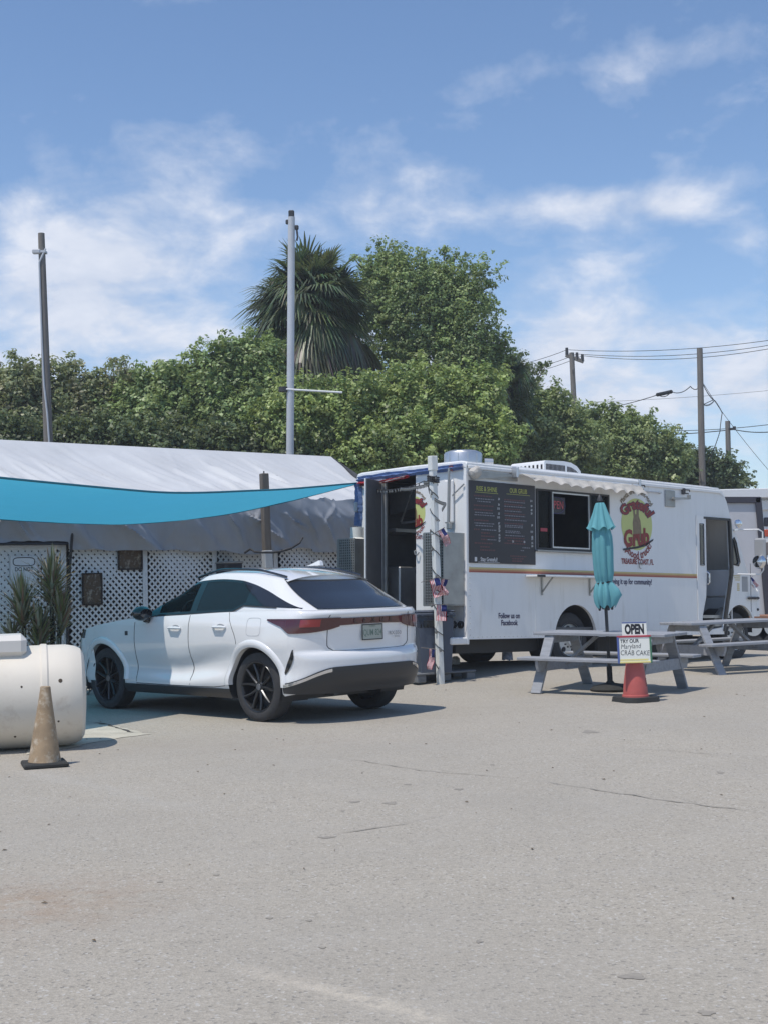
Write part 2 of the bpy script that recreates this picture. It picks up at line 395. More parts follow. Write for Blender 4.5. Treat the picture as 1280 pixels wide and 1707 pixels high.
# ================================================================== GROUND
def asphalt():
    m = bpy.data.materials.new('worn_grey_asphalt'); m.use_nodes = True
    t = NT(m.node_tree); b = t.n['Principled BSDF']; b.inputs['Roughness'].default_value = .92; b.inputs['Specular IOR Level'].default_value = .25
    c = t.new('ShaderNodeTexCoord'); v = c.outputs['Object']
    vo = t.new('ShaderNodeTexVoronoi'); vo.inputs['Scale'].default_value = 85; t.link(v, vo.inputs['Vector'])
    sep = t.new('ShaderNodeSeparateColor'); t.link(vo.outputs['Color'], sep.inputs[0])
    stone = t.mix(sep.outputs[0], (.345, .312, .256), (.476, .432, .358))
    grit = t.noise(v, 190, 3, .7)
    col = t.mix(t.ramp(grit, [(.36, .5), (.52, 0)]), stone, (.22, .205, .18))
    col = t.mix(t.ramp(sep.outputs[1], [(.95, 0), (.97, .5)]), col, (.62, .61, .58))
    col = t.mix(t.ramp(sep.outputs[2], [(.95, 0), (.97, .5)]), col, (.10, .10, .10))
    big = t.noise(v, .33, 5, .6); mid = t.noise(v, 1.7, 6, .6)
    col = t.mix(t.ramp(big, [(.38, 0), (.62, .42)]), col, (.325, .302, .262))
    col = t.mix(t.ramp(mid, [(.45, 0), (.75, .28)]), col, (.425, .398, .35))
    fine = t.noise(v, 6.5, 5, .65)
    col = t.mix(t.ramp(fine, [(.52, 0), (.75, .22)]), col, (.30, .28, .245))
    # old rusty water stain near the left foreground
    for (x, y, rx, ry, cc, s) in [(60, 1505, .55, .5, (.30, .20, .13), .65), (430, 1240, 1.6, .6, (.34, .29, .24), .35)]:
        p = ground_at(x, y)
        d = t.vmath('MULTIPLY', t.vmath('SUBTRACT', v, (p.x, p.y, 0)).outputs[0], (1 / rx, 1 / ry, 0)).outputs[0]
        L = t.vmath('LENGTH', d, (0, 0, 0)).outputs['Value']
        f = t.math('MULTIPLY', t.math('EXPONENT', t.math('MULTIPLY', t.math('MULTIPLY', L, L), -1.0)), t.ramp(t.noise(v, 5, 6, .7), [(.35, 0), (.65, 1)]))
        col = t.mix(t.math('MULTIPLY', f, s), col, cc)
    # pale sandy streaks left by run-off
    def streak(a, b, wd, cc, s):
        p, q = ground_at(*a), ground_at(*b); c = (p + q) / 2; dv = (q - p); L2 = dv.length / 2; dv.normalize()
        r = t.vmath('SUBTRACT', v, (c.x, c.y, 0)).outputs[0]
        u = t.math('DIVIDE', t.vmath('DOT_PRODUCT', r, (dv.x, dv.y, 0)).outputs['Value'], L2); w = t.math('DIVIDE', t.vmath('DOT_PRODUCT', r, (-dv.y, dv.x, 0)).outputs['Value'], wd)
        w = t.math('ADD', w, t.math('MULTIPLY', t.math('SUBTRACT', t.noise(v, 2.2, 5, .6), .5), 4.0))
        e = t.math('EXPONENT', t.math('MULTIPLY', t.math('ADD', t.math('POWER', t.math('ABSOLUTE', u), 6.0), t.math('MULTIPLY', w, w)), -1.0))
        return t.mix(t.math('MULTIPLY', e, t.math('MULTIPLY', t.ramp(t.noise(v, 16, 6, .7), [(.38, .1), (.62, 1)]), s)), col, cc)
    col = streak((395, 1612), (570, 1660), .05, (.56, .50, .41), .6)
    col = streak((540, 1648), (740, 1702), .06, (.58, .52, .42), .75)
    col = streak((0, 1275), (330, 1352), .10, (.43, .41, .37), .5)
    # far away from the lot: sandy grass
    L = t.vmath('LENGTH', v, (0, 0, 0)).outputs['Value']
    col = t.mix(t.ramp(t.math('DIVIDE', L, 100.0), [(.42, 0), (.55, 1)]), col, (.16, .16, .08))
    t.link(col, b.inputs['Base Color'])
    bn = t.new('ShaderNodeBump'); bn.inputs['Strength'].default_value = .55; bn.inputs['Distance'].default_value = .005
    h = t.math('ADD', vo.outputs['Distance'], t.math('MULTIPLY', grit, .6)); t.link(h, bn.inputs['Height']); t.link(bn.outputs[0], b.inputs['Normal'])
    return m
def far_axis(a, b, n, lim):
    core = list(np.linspace(a, b, n)); k = [1.5, 4, 10, 25, 60, lim]
    return [a - q for q in k[::-1]] + core + [b + q for q in k]
g = MB()
xs = far_axis(-8, 10, 46, 130); ys = far_axis(0, 32, 80, 130)
g.grid([[(x, y, gz(x, y)) for x in xs] for y in ys])
tag(g.build('parking_lot', asphalt(), smooth=0), kind='structure')

def ground_patch(name, pts, material, z=.010, rough=.12, sub=6):
    P = [ground_at(*p) for p in pts]; poly = []
    for i, p in enumerate(P):
        q = P[(i + 1) % len(P)]
        for k in range(sub):
            w = p.lerp(q, k / sub); j = rough * .3
            poly.append((w.x + rng.uniform(-j, j), w.y + rng.uniform(-j, j), gz(w.x, w.y) + z))
    c = sum((Vector(p) for p in poly), Vector()) / len(poly)
    m = MB(); m.add([*poly, tuple(c)], [[i, (i + 1) % len(poly), len(poly)] for i in range(len(poly))])
    return tag(m.build(name, material, smooth=0), kind='structure')
conc = mat('sandy_concrete', (.58, .54, .44), .9, var=.25, vscale=4, dirt=((.30, .28, .24), 7, .55, .6), bump=.4, bscale=60)
dark_asph = mat('older_dark_asphalt', (.21, .205, .195), .92, var=.3, vscale=6, bump=.6, bscale=90)
oil = mat('oil_stain', (.235, .215, .185), .9, var=.6, vscale=16, col2=(.33, .30, .25))
sandm = mat('pale_sand_streak', (.46, .42, .35), .95, var=.25, vscale=9, bump=.5, bscale=80)
crackm = mat('crack_dark', (.235, .215, .18), .95, var=.4, vscale=9, col2=(.34, .31, .26))  # darker brown-grey of the pavement cracks, mottled by noise
ground_patch('concrete_patch', [(60, 1215), (165, 1207), (205, 1213), (252, 1224), (190, 1232), (120, 1246), (40, 1260)], conc, .004)
def ribbon(name, pts, wd, material, z=.006, jit=.03):
    P = [ground_at(*p) for p in pts]; line = []
    for a, b in zip(P[:-1], P[1:]):
        n = max(2, int((b - a).length / .09))
        for k in range(n): line.append(a.lerp(b, k / n))
    line.append(P[-1]); L = []; Rr = []
    for i, p in enumerate(line):
        d = (line[min(i + 1, len(line) - 1)] - line[max(i - 1, 0)]).normalized(); nrm = Vector((-d.y, d.x, 0))
        w = wd * rng.uniform(.25, 1.1) * (1 if 2 < i < len(line) - 3 else .2); o = nrm * rng.uniform(-jit, jit) * .6
        L.append((p.x + o.x + nrm.x * w, p.y + o.y + nrm.y * w, gz(p.x, p.y) + z)); Rr.append((p.x + o.x - nrm.x * w, p.y + o.y - nrm.y * w, gz(p.x, p.y) + z))
    m = MB(); m.grid([L, Rr]); return tag(m.build(name, material, smooth=0), kind='structure')
ribbon('pavement_crack', [(138, 1203), (178, 1208), (222, 1222), (262, 1222)], .022, mat('patch_edge', (.07, .066, .06), .95), .008)
ribbon('pavement_crack', [(880, 1298), (960, 1312), (1090, 1332), (1280, 1357)], .010, crackm)
ribbon('pavement_crack', [(530, 1396), (600, 1386), (725, 1364)], .008, crackm)
ribbon('pavement_crack', [(560, 1262), (700, 1285), (860, 1298)], .006, crackm)
ribbon('pavement_crack', [(1020, 1248), (1120, 1252), (1230, 1262)], .008, crackm)
def spot(x, y, w, h, material, name='oil_stain'):
    c = ground_at(x, y); a = ground_at(x + w / 2, y); b = ground_at(x, y - h / 2)
    rx = (a - c).length; ry = (b - c).length; n = 18; ph = rng.uniform(0, 6)
    poly = []
    for i in range(n):
        t = 2 * math.pi * i / n; q = 1 + .22 * math.sin(3 * t + ph) + rng.uniform(-.15, .15)
        poly.append((c.x + rx * q * math.cos(t), c.y + ry * q * math.sin(t), gz(c.x, c.y) + .002))
    m = MB(); m.add([*poly, (c.x, c.y, gz(c.x, c.y) + .002)], [[i, (i + 1) % n, n] for i in range(n)])
    tag(m.build(name, material, smooth=0), kind='structure')
for q in [(983, 1220, 26, 5), (1054, 1628, 40, 10), (1177, 1689, 28, 8), (650, 1339, 22, 4), (591, 1337, 18, 3), (765, 1316, 14, 3), (798, 1570, 12, 5), (450, 1531, 12, 3),
          (362, 1459, 10, 3), (268, 1470, 10, 3), (538, 1580, 12, 3), (820, 1275, 8, 2), (680, 1308, 12, 2), (1200, 1288, 12, 3), (516, 1535, 10, 3), (545, 1396, 30, 3), (572, 1352, 6, 3)]:
    spot(*q, oil)
# little fallen leaves
lf = MB(); 
for _ in range(140):
    x = rng.uniform(-4, 6); y = rng.uniform(5.5, 18); r = rng.uniform(.008, .022); a = rng.uniform(0, 6)
    lf.add([(x + r * q * math.cos(a + b), y + r * q * math.sin(a + b), gz(x, y) + .004 + z) for q, b, z in ((1, 0, 0), (.4, 1.5, .006), (1, 3.1, 0), (.4, 4.7, .004))], [[0, 1, 2, 3]])
tag(lf.build('fallen_leaves', mat('dry_leaf', (.12, .085, .045), .8), smooth=0, recalc=False), kind='stuff')
# ================================================================== FOOD TRUCK (X along it, Y to its left, Z up from the skirt edge)
_yaw, _pt = R(48.5), R(1.85)
TD = Vector((math.sin(_yaw) * math.cos(_pt), math.cos(_yaw) * math.cos(_pt), -math.sin(_pt)))
TL = Vector((-math.cos(_yaw), math.sin(_yaw), 0)); TU = TD.cross(TL)
TC = at(780, 1066, 18.5)
TM = Matrix((( TD.x, TL.x, TU.x, TC.x), (TD.y, TL.y, TU.y, TC.y), (TD.z, TL.z, TU.z, TC.z), (0, 0, 0, 1)))
truck = thing('food_truck', 'white food truck with a black menu board, serving hatch and open rear and cab doors', 'food truck', mtx=TM)
W_ = 2.35; H_ = 2.5
SIDE = lambda x, z, t: (x, t, z)                       # sheet x,y -> X,Z
def arc(cx, cz, r, a0, a1, n=18, sq=1.0): return [(cx + r * math.cos(R(a0 + (a1 - a0) * i / n)), cz + r * sq * math.sin(R(a0 + (a1 - a0) * i / n))) for i in range(n + 1)]
front_line = [(7.24, .30), (7.25, .76), (7.05, .88), (6.86, 1.14), (6.62, 1.62), (6.42, 1.97), (6.30, 2.28), (6.20, 2.42), (6.06, 2.5)]
outer = [(0, 0), (1.82, 0), *arc(2.30, 0, .48, 180, 0, 22, 1.02), (5.50, 0), (6.16, 0), (6.16, .05), *arc(6.64, .06, .44, 178, 20, 18), (7.07, .30), *front_line, (0, H_)]
door = [(5.50, .05), (5.49, .30), (5.60, .62), (5.62, .95), (5.62, 1.96), (6.36, 1.95), (6.40, 1.05), (6.27, .60), (6.14, .12)]
window = [(1.42, 1.31), (3.10, 1.31), (3.10, 2.20), (1.42, 2.20)]
cabwin = [(6.45, 1.20), (6.62, 1.18), (6.66, 1.24), (6.56, 1.58), (6.50, 1.66), (6.45, 1.62)]
b = MB(); b.sheet(outer, [door, window, cabwin], .05, lambda x, z, t: (x, .025 + t, z)); b.build('side_wall', M['white'], truck, smooth=20)
lo = [(0, 0), (1.82, 0), *arc(2.30, 0, .48, 180, 0, 16, 1.02), (6.16, 0), *arc(6.64, .06, .44, 178, 20, 14), (7.07, .30), *front_line, (0, H_)]
b = MB(); b.sheet(lo, [], .05, lambda x, z, t: (x, W_ - .025 + t, z)); b.build('side_wall', M['white'], truck, smooth=20)
# roof with a rolled edge
b = MB(); prof = [(-.012, 2.44), (-.012, 2.48), (.015, 2.505), (.10, 2.518), (W_ / 2, 2.53), (W_ - .10, 2.518), (W_ - .015, 2.505), (W_ + .012, 2.48), (W_ + .012, 2.44)]
rows = []
for x, dz in [(-.03, -.02), (-.02, 0), (.1, 0), (2, 0), (4, 0), (5.8, 0), (6.05, -.015), (6.22, -.10)]: rows.append([(x, y, z + dz) for y, z in prof])
b.grid(rows); b.add(rows[0], [list(range(len(prof)))]); b.build('roof', M['white'], truck)
b = MB(); b.box((3.05, -.016, 2.425), (6.1, .022, .05), bev=.008); b.build('roof_gutter', M['white'], truck)
b = MB()                                               # cab front: sloped screen and nose
fr = [[(x, y, z) for y in (.05, W_ - .05)] for x, z in front_line]; b.grid(fr); b.build('cab_front', M['white'], truck, smooth=20)
b = MB(); b.grid([[(x, y, z) for y in (.25, W_ - .25)] for x, z in ((6.872, 1.16), (6.638, 1.62), (6.47, 1.93))]); b.build('windscreen', M['gloss'], truck)
# floor, back wall of the kitchen, inside
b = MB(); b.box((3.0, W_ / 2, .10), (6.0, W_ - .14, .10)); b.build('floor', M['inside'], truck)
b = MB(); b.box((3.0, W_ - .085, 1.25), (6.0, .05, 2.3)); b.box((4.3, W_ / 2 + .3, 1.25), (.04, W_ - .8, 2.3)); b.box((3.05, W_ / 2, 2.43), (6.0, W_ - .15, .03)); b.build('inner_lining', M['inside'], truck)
b = MB(); b.box((.95, 1.95, .62), (1.5, .6, .9), bev=.02); b.box((1.0, 1.98, 1.62), (1.6, .5, .05)); b.box((1.3, 1.55, .58), (.9, .3, .85), bev=.02); b.build('kitchen_counter', M['inmetal'], truck)
b = MB(); b.prism([(0, 0), (.75, .12), (.75, .42), (0, .42)], lambda a, c, t: (t, W_ - .15 - a, 1.88 + c), .5, 2.4); b.build('range_hood', M['inmetal'], truck)
b = MB(); b.beam((.25, 1.40, 2.25), (.35, 1.78, 1.75), .02, .02); b.beam((.25, 1.1, 1.74), (.4, 1.8, 1.74), .05, .03); b.build('inner_shelf', M['steel'], truck)
b = MB(); b.box((.35, 1.22, .55), (.3, .16, .8), bev=.01); b.build('side_splash', M['steel'], truck)
# rear wall: closed right part, opening, narrow left part
b = MB(); b.box((.02, .56, 1.20), (.045, 1.02, 2.40), bev=.005); b.build('rear_door', M['white'], truck)
b = MB(); b.box((-.006, .033, 1.22), (.04, .062, 2.44), bev=.006); b.box((-.004, W_ - .30, 1.22), (.04, .58, 2.44), bev=.006); b.box((-.002, W_ / 2, 2.455), (.05, W_, .10), bev=.01); b.box((.0, W_ / 2, -.02), (.05, W_, .10), bev=.008); b.build('rear_frame', M['white'], truck)
b = MB(); b.box((-.01, 1.735, 1.22), (.05, .07, 2.34), bev=.008); b.build('door_post', M['steel'], truck)
hinge = Vector((-.035, 1.80)); ang = R(113); leafL = .52  # the left leaf stands open
tip = hinge + Vector((-math.sin(ang), math.cos(ang))) * leafL
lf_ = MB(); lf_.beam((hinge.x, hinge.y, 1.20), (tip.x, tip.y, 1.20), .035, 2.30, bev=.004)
leaf = lf_.build('open_rear_door', M['inside'], truck); leaf['label'] = 'dark inner side of the rear door swung open'  # shade on the inner face is put in by this dark colour
b = MB(); b.beam((tip.x, tip.y, .05), (tip.x, tip.y, 2.35), .02, .026, up=(1, 0, 0)); b.build('door_edge', M['white'], leaf)
# diamond-plate cages beside the doors
def cage(y0, y1, z0, z1, name, parent=truck):
    d = .42; m = MB(); m.box((-.02 - d / 2, (y0 + y1) / 2, z0 + .01), (d, y1 - y0, .02)); m.box((-.02 - d / 2, y0 + .008, (z0 + z1) / 2), (d, .016, z1 - z0), bev=.004); m.box((-.02 - d / 2, y1 - .008, (z0 + z1) / 2), (d, .016, z1 - z0), bev=.004)
    m.box((-.02, (y0 + y1) / 2, (z0 + z1) / 2), (.012, y1 - y0, z1 - z0))
    o = m.build(name, M['steel'], parent)
    gm = MB(); x = -.02 - d; ny = 9; nz = 26
    for i in range(ny + 1): gm.box((x, y0 + (y1 - y0) * i / ny, (z0 + z1) / 2), (.01, .014, z1 - z0))
    for i in range(nz + 1): gm.box((x + .006, (y0 + y1) / 2, z0 + (z1 - z0) * i / nz), (.008, y1 - y0, .014))
    gm.mi = 0; gg = gm.build('cage_mesh', M['steel'], o); gg['kind'] = 'stuff'
    bk = MB(); bk.box((x + .03, (y0 + y1) / 2, (z0 + z1) / 2), (.01, y1 - y0 - .02, z1 - z0 - .02)); bk.build('cage_backing', M['darkmetal'], o)
    return o
cage(.04, .44, .47, 1.49, 'propane_cage')
cage(W_ - .42, W_ - .02, .47, 1.48, 'propane_cage')
# rear bumper, lamps, grab handle, bracket light
b = MB(); b.box((-.17, .42, -.02), (.30, .84, .10), bev=.015); b.build('rear_bumper', M['white'], truck)
for y in (.27, .13):
    b = MB(); b.cyl((.0, y, .205), (-.035, y, .205), .052, .052, 18); o = b.build('rear_lamp', M['darkmetal'], truck)
    b = MB(); b.cyl((-.035, y, .205), (-.042, y, .205), .036, .030, 14); b.build('lamp_lens', M['gloss'], o)
b = MB(); b.box((-.04, .33, 1.95), (.06, .17, .62), bev=.02); b.build('rear_lamp_housing', M['white'], truck)
b = MB(); b.cyl((-.09, .28, 2.42), (-.09, .30, 1.64), .018, n=10); b.box((-.08, .29, 1.60), (.06, .07, .09), bev=.008); b.build('door_strut', M['steel'], truck)
b = MB(); b.beam((-.05, .02, 2.18), (-.05, .27, 2.02), .015, .015); b.build('awning_stay', M['steel'], truck)
b = MB(); b.cyl((-.02, .29, 2.43), (-.05, .29, 2.43), .05, .045, 16); b.build('marker_lamp', M['red'], truck)
b = MB(); b.tube([(-.01, 1.06, 1.28), (-.05, 1.05, 1.27), (-.055, 1.03, 1.22), (-.05, .99, 1.21), (-.03, .97, 1.25)], .009, 6); b.build('door_latch', M['steel'], truck)
# stripes
for nm, z0, z1, mm in (('stripe_yellow', .985, 1.012, 'yellow'), ('stripe_orange', .962, .986, 'orange'), ('stripe_red', .940, .963, 'stripered')):
    b = MB(); b.box((2.71, -.002, (z0 + z1) / 2), (5.38, .005, z1 - z0 - .001)); b.build(nm, M[mm], truck, smooth=0)
# menu board and its print
b = MB(); b.box((.70, -.012, 1.655), (1.37, .02, 1.165), bev=.003); board = b.build('menu_board', M['menu'], truck)
FN = lambda x0, z0, y=-.0245: (lambda x, z: (x0 + x, y, z0 + z))
b = MB(); b.text('RISE & SHINE', FN(.36, 2.125), .095, .018, .78); b.box((.36, -.0232, 2.075), (.47, .0015, .007)); b.text('OUR GRUB', FN(1.02, 2.135), .095, .018, .78); b.box((1.02, -.0232, 2.085), (.50, .0015, .006)); b.build('menu_title', M['lime'], board, smooth=0)
red = MB(); gry = MB(); wht = MB()
def words(mb, x0, z, L, h):
    x = x0
    while x < x0 + L - .01:
        w = rng.uniform(.018, .055); w = min(w, x0 + L - x); mb.add([(x, -.0236, z - h / 2), (x + w, -.0236, z - h / 2), (x + w, -.0236, z + h / 2), (x, -.0236, z + h / 2)], [[0, 1, 2, 3]]); x += w + .011
z = 2.025
for k, (dz, c, x, L) in enumerate([(0, 'r', .10, .36), (.042, 'g', .13, .38), (.036, 'g', .17, .28), (.06, 'r', .10, .40), (.06, 'r', .10, .38), (.040, 'g', .12, .38), (.034, 'g', .11, .42), (.075, 'r', .10, .30), (.042, 'g', .11, .40), (.034, 'g', .13, .35), (.055, 'r', .10, .13), (.0, 'g', .25, .30),
                                   (.046, 'r', .24, .18), (.046, 'r', .24, .27), (.046, 'r', .24, .12), (.0, 'g', .37, .18), (.055, 'r', .11, .36), (.05, 'r', .22, .20), (.045, 'r', .22, .32)]):
    z -= dz; words(red if c == 'r' else gry, x, z, L, .020 if c == 'r' else .013)
z = 2.0
for k, (dz, c, x, L) in enumerate([(0, 'r', .72, .44), (.036, 'g', .72, .46), (.05, 'r', .72, .40), (.036, 'g', .72, .45), (.05, 'r', .72, .36), (.036, 'g', .73, .36), (.05, 'r', .72, .44), (.036, 'g', .73, .43), (.045, 'r', .74, .3), (.034, 'g', .73, .46), (.065, 'r', .72, .4), (.036, 'g', .73, .38), (.030, 'g', .73, .40),
                                   (.075, 'g', .74, .30), (.028, 'g', .74, .32), (.055, 'g', .74, .4), (.045, 'r', .72, .44), (.05, 'r', .78, .36), (.05, 'r', .72, .46), (.07, 'g', 1.10, .16), (.055, 'g', 1.06, .09), (.11, 'r', .84, .34), (.045, 'r', .88, .24), (.045, 'r', .88, .22)]):
    z -= dz * .78; words(red if c == 'r' else gry, x, z, L, .018 if c == 'r' else .012)
tag(red.build('menu_heading_print', M['dullred'], board, smooth=0), kind='stuff'); tag(gry.build('menu_line_print', M['greyink'], board, smooth=0), kind='stuff')
pr = MB()
for t, x, z in [('$8', .61, 2.0), ('$6', .61, 1.92), ('$10', .60, 1.862), ('$5', .61, 1.79), ('$10', .60, 1.735), ('$7', .61, 1.65), ('$8', .615, 1.61), ('$7', .615, 1.575), ('$9', .615, 1.54), ('$5', .615, 1.48), ('$4', .615, 1.44), ('$3', .615, 1.40),
                ('$11', 1.30, 2.01), ('$8', 1.30, 1.935), ('$8', 1.30, 1.875), ('$8', 1.30, 1.825), ('$9', 1.31, 1.65), ('$10', 1.30, 1.555), ('$8', 1.31, 1.48), ('$9', 1.31, 1.45), ('$6', .90, 1.40), ('$8', 1.14, 1.40), ('$5', 1.31, 1.39), ('$4', 1.31, 1.345)]:
    pr.text(t, FN(x, z), .042, .02, .8)
tag(pr.build('menu_price_print', M['whiteink'], board, smooth=0), kind='stuff')
b = MB(); b.text('Stay Grateful!', FN(.40, 1.125), .078, .022, .80); b.box((.40, -.0232, 1.085), (.44, .0015, .006)); b.box((.135, -.0232, 1.125), (.045, .0015, .06)); b.build('menu_footer', M['whiteink'], board, smooth=0)
# serving window
b = MB()
for x in (1.435, 1.75, 2.64, 3.085): b.box((x, -.004, 1.755), (.035 if x not in (1.75, 2.64) else .03, .05, .90), bev=.004)
for z_ in (1.318, 2.19): b.box((2.26, -.0055, z_), (1.66, .048, .028), bev=.004)
frame = b.build('window_frame', M['darkmetal'], truck)
b = MB(); b.box((2.25, -.03, 1.285), (1.72, .07, .03), bev=.006); b.build('window_sill', M['steel'], truck)
b = MB()
for x in (1.775, 2.615): b.box((x, -.012, 1.755), (.022, .018, .84))
for z_ in (1.345, 2.165): b.box((2.195, -.0135, z_), (.86, .016, .022))
b.build('sash', M['alu'], truck)
for x0, x1 in ((1.453, 1.735), (2.657, 3.068)):
    b = MB(); b.box(((x0 + x1) / 2, .012, 1.755), (x1 - x0, .006, .85)); b.build('pane', M['shopglass'], frame)
b = MB(); b.box((1.60, .004, 1.60), (.15, .004, .05)); b.build('red_sticker', M['wbred'], frame)
b = MB(); b.box((2.92, .03, 1.48), (.16, .03, .26)); b.box((2.80, .035, 1.72), (.20, .02, .16)); b.build('window_notice', M['whiteboard'], frame)
b = MB(); b.box((1.60, .06, 2.0), (.27, .012, .34)); b.build('pane_reflection', M['greyin'], truck)  # added grey sheet behind the left pane, stands in for its reflection
# folding shelf under the hatch
b = MB(); b.box((2.0, -.13, .905), (1.64, .26, .022), bev=.004); sh = b.build('counter_shelf', M['white'], truck)
for x in (1.53, 2.62):
    b = MB(); b.beam((x, -.012, .90), (x, -.012, .63), .03, .012, up=(0, 1, 0)); b.beam((x, -.02, .68), (x, -.22, .89), .022, .012, up=(1, 0, 0)); b.build('shelf_bracket', M['steel'], sh)
b = MB(); b.box((1.24, -.26, .905), (.16, .02, .035)); b.build('shelf_end_cap', M['darkmetal'], sh)
# awning: roller and hanging scalloped cloth
b = MB(); b.cyl((.92, -.075, 2.435), (3.72, -.075, 2.435), .045, n=16); b.cyl((.92, -.10, 2.385), (3.72, -.10, 2.385), .022, n=10); aw = b.build('awning_roller', M['white'], truck)
rows = []
for j in range(9):
    v = j / 8; row = []
    for i in range(141):
        u = i / 140; x = .98 + 2.78 * u
        sc = .5 + .5 * math.cos(u * 2 * math.pi * 10.5 + math.pi)
        drop = (.075 + .085 * (u ** .5) * (1 - .25 * u)) * (1 + .35 * sc * (v ** 2))
        out = .055 + v * .17 + .018 * math.sin(u * 2 * math.pi * 10.5) * v + .02 * fbm((u * 22, v * 3, 1)) + .03 * v * fbm((u * 6, 0, 4))
        row.append((x, -.05 - out, 2.40 - drop * v ** .85 + .018 * v * fbm((u * 9, 2, 7))))
    rows.append(row)
awm = cloth_mat('awning_cloth', (.64, .61, .56), .18, .85, .22)
b = MB(); b.grid(rows); b.build('awning_cloth', awm, aw, recalc=False, smooth=60)
for x in (.90, 3.75):
    b = MB(); b.box((x, -.075, 2.40), (.05, .13, .17), bev=.015); b.build('awning_end_cap', M['alu'], aw)
b = MB(); b.beam((.90, -.05, 2.36), (.05, -.03, 2.26), .02, .03); b.box((.55, -.02, 2.33), (.9, .02, .10)); b.build('awning_arm', M['steel'], aw)
b = MB(); b.lathe([(0, -.10), (.06, -.08), (.085, -.02), (.07, .05), (.04, .09), (0, .10)], 14, Matrix.Translation((.07, -.09, 2.35)) @ Matrix.Rotation(R(60), 4, 'Y'), lambda t, i: .12 * math.sin(3 * t + i)); b.build('tied_awning_bundle', awm, aw)
# logo: disc, hand with two raised fingers, curved words
def logo(par, fn, s=1.0):
    b = MB(); n = 40
    b.add([fn(0, 0, 0)] + [fn(.395 * s * math.cos(2 * math.pi * i / n), .415 * s * math.sin(2 * math.pi * i / n), 0) for i in range(n)], [[0, i + 1, (i + 1) % n + 1] for i in range(n)])
    o = b.build('logo_disc', M['limedisc'], par, smooth=0, recalc=False)
    b = MB()
    hand = [(-.09, -.26), (-.11, .02), (-.085, .12), (-.12, .34), (-.10, .37), (-.065, .36), (-.04, .16), (-.015, .16), (0, .36), (.03, .38), (.055, .35), (.05, .13), (.09, .06), (.11, -.08), (.10, -.26)]
    b.add([fn(x * s, y * s, .002) for x, y in hand], [list(range(len(hand)))]); b.build('logo_hand', M['brownink'], o, smooth=0, recalc=False)
    def arcword(t, size, rx, rz, cz, mid, sgn, bold, sx, m, nm, d=.004, outline=None):
        for (bo, mm, dd) in ((bold, m, d),) if not outline else ((bold + .035, outline, d - .001), (bold, m, d)):
            vs, fs = text_mesh(t, size * s, bo, sx); b = MB(); P = []
            for x, y in vs:
                a = R(mid) - sgn * x / (rx * s); rr = 1 + sgn * y / (rx * s)
                P.append(fn(rx * s * rr * math.cos(a), cz * s + rz * s * rr * math.sin(a), dd))
            b.add(P, fs); b.build(nm, M[mm], o, smooth=0, recalc=False)
    arcword('Plants, drink, plant-good', .115, .485, .535, 0, 90, 1, .018, .80, 'brownink', 'logo_top_words')
    arcword('Grateful', .285, .42, .335, -.02, 90, 1, .035, .92, 'inkred', 'logo_name', .006, 'ink')
    b = MB(); b.text('Grub', lambda x, y: fn(x - .02 * s, y - .225 * s + .10 * x, .008), .36 * s, .045, .84); b.build('logo_name', M['inkred'], o, smooth=0, recalc=False)
    b = MB(); b.add([fn(x * s, y * s, .008) for x, y in ((-.37, -.40), (-.36, -.43), (.0, -.385), (.22, -.34), (.40, -.25), (.42, -.215), (.20, -.30), (0, -.35))], [list(range(8))]); b.build('logo_swash', M['inkblack'], o, smooth=0, recalc=False)
    arcword('phood truck!', .145, .42, .50, 0, 276, -1, .025, .9, 'inkred', 'logo_bottom_words')
    b = MB(); b.text('TREASURE COAST, FL', lambda x, y: fn(x, y - .60 * s, .004), .118 * s, .030, .72); b.build('logo_place', M['inkred'], o, smooth=0, recalc=False)
    return o
logo(truck, lambda x, z, t: (3.81 + x, -.003 - t, 1.775 + z))
# the rear door shows only the right half of the same logo
def half(x, z, t): return (-.0035 - t, max(min(1.10 - x, 1.07), .0), 1.83 + z)
logo(truck, half, .60)
b = MB(); b.text('Serving it up for community!', FN(3.62, .855, -.004), .12, .026, .80); b.build('side_slogan', M['ink'], truck, smooth=0, recalc=False)
b = MB(); b.text('Follow us on', FN(.83, .325, -.004), .108, .028, .80); b.text('Facebook', FN(.83, .225, -.004), .108, .028, .82); b.build('side_print', M['ink'], truck, smooth=0, recalc=False)
# rivet lines and panel seams
b = MB()
for x in (.035,):
    for i in range(30): b.cyl((x, 0, .06 + i * .08), (x, -.005, .06 + i * .08), .007, .004, 6)
for i in range(60): b.cyl((.1 + i * .09, 0, .03), (.1 + i * .09, -.004, .03), .006, .004, 6)
b.build('rivet_line', M['steel'], truck)['kind'] = 'stuff'
for c_, s_ in (((1.40, -.0005, 1.25), (.010, .003, 2.3)), ((3.14, -.0005, 1.25), (.010, .003, 2.3)), ((5.42, -.0005, 1.25), (.010, .003, 2.3)), ((5.85, -.001, 2.03), (.86, .006, .012))):
    b = MB(); b.box(c_, s_); b.build('panel_seam', M['white'], truck)
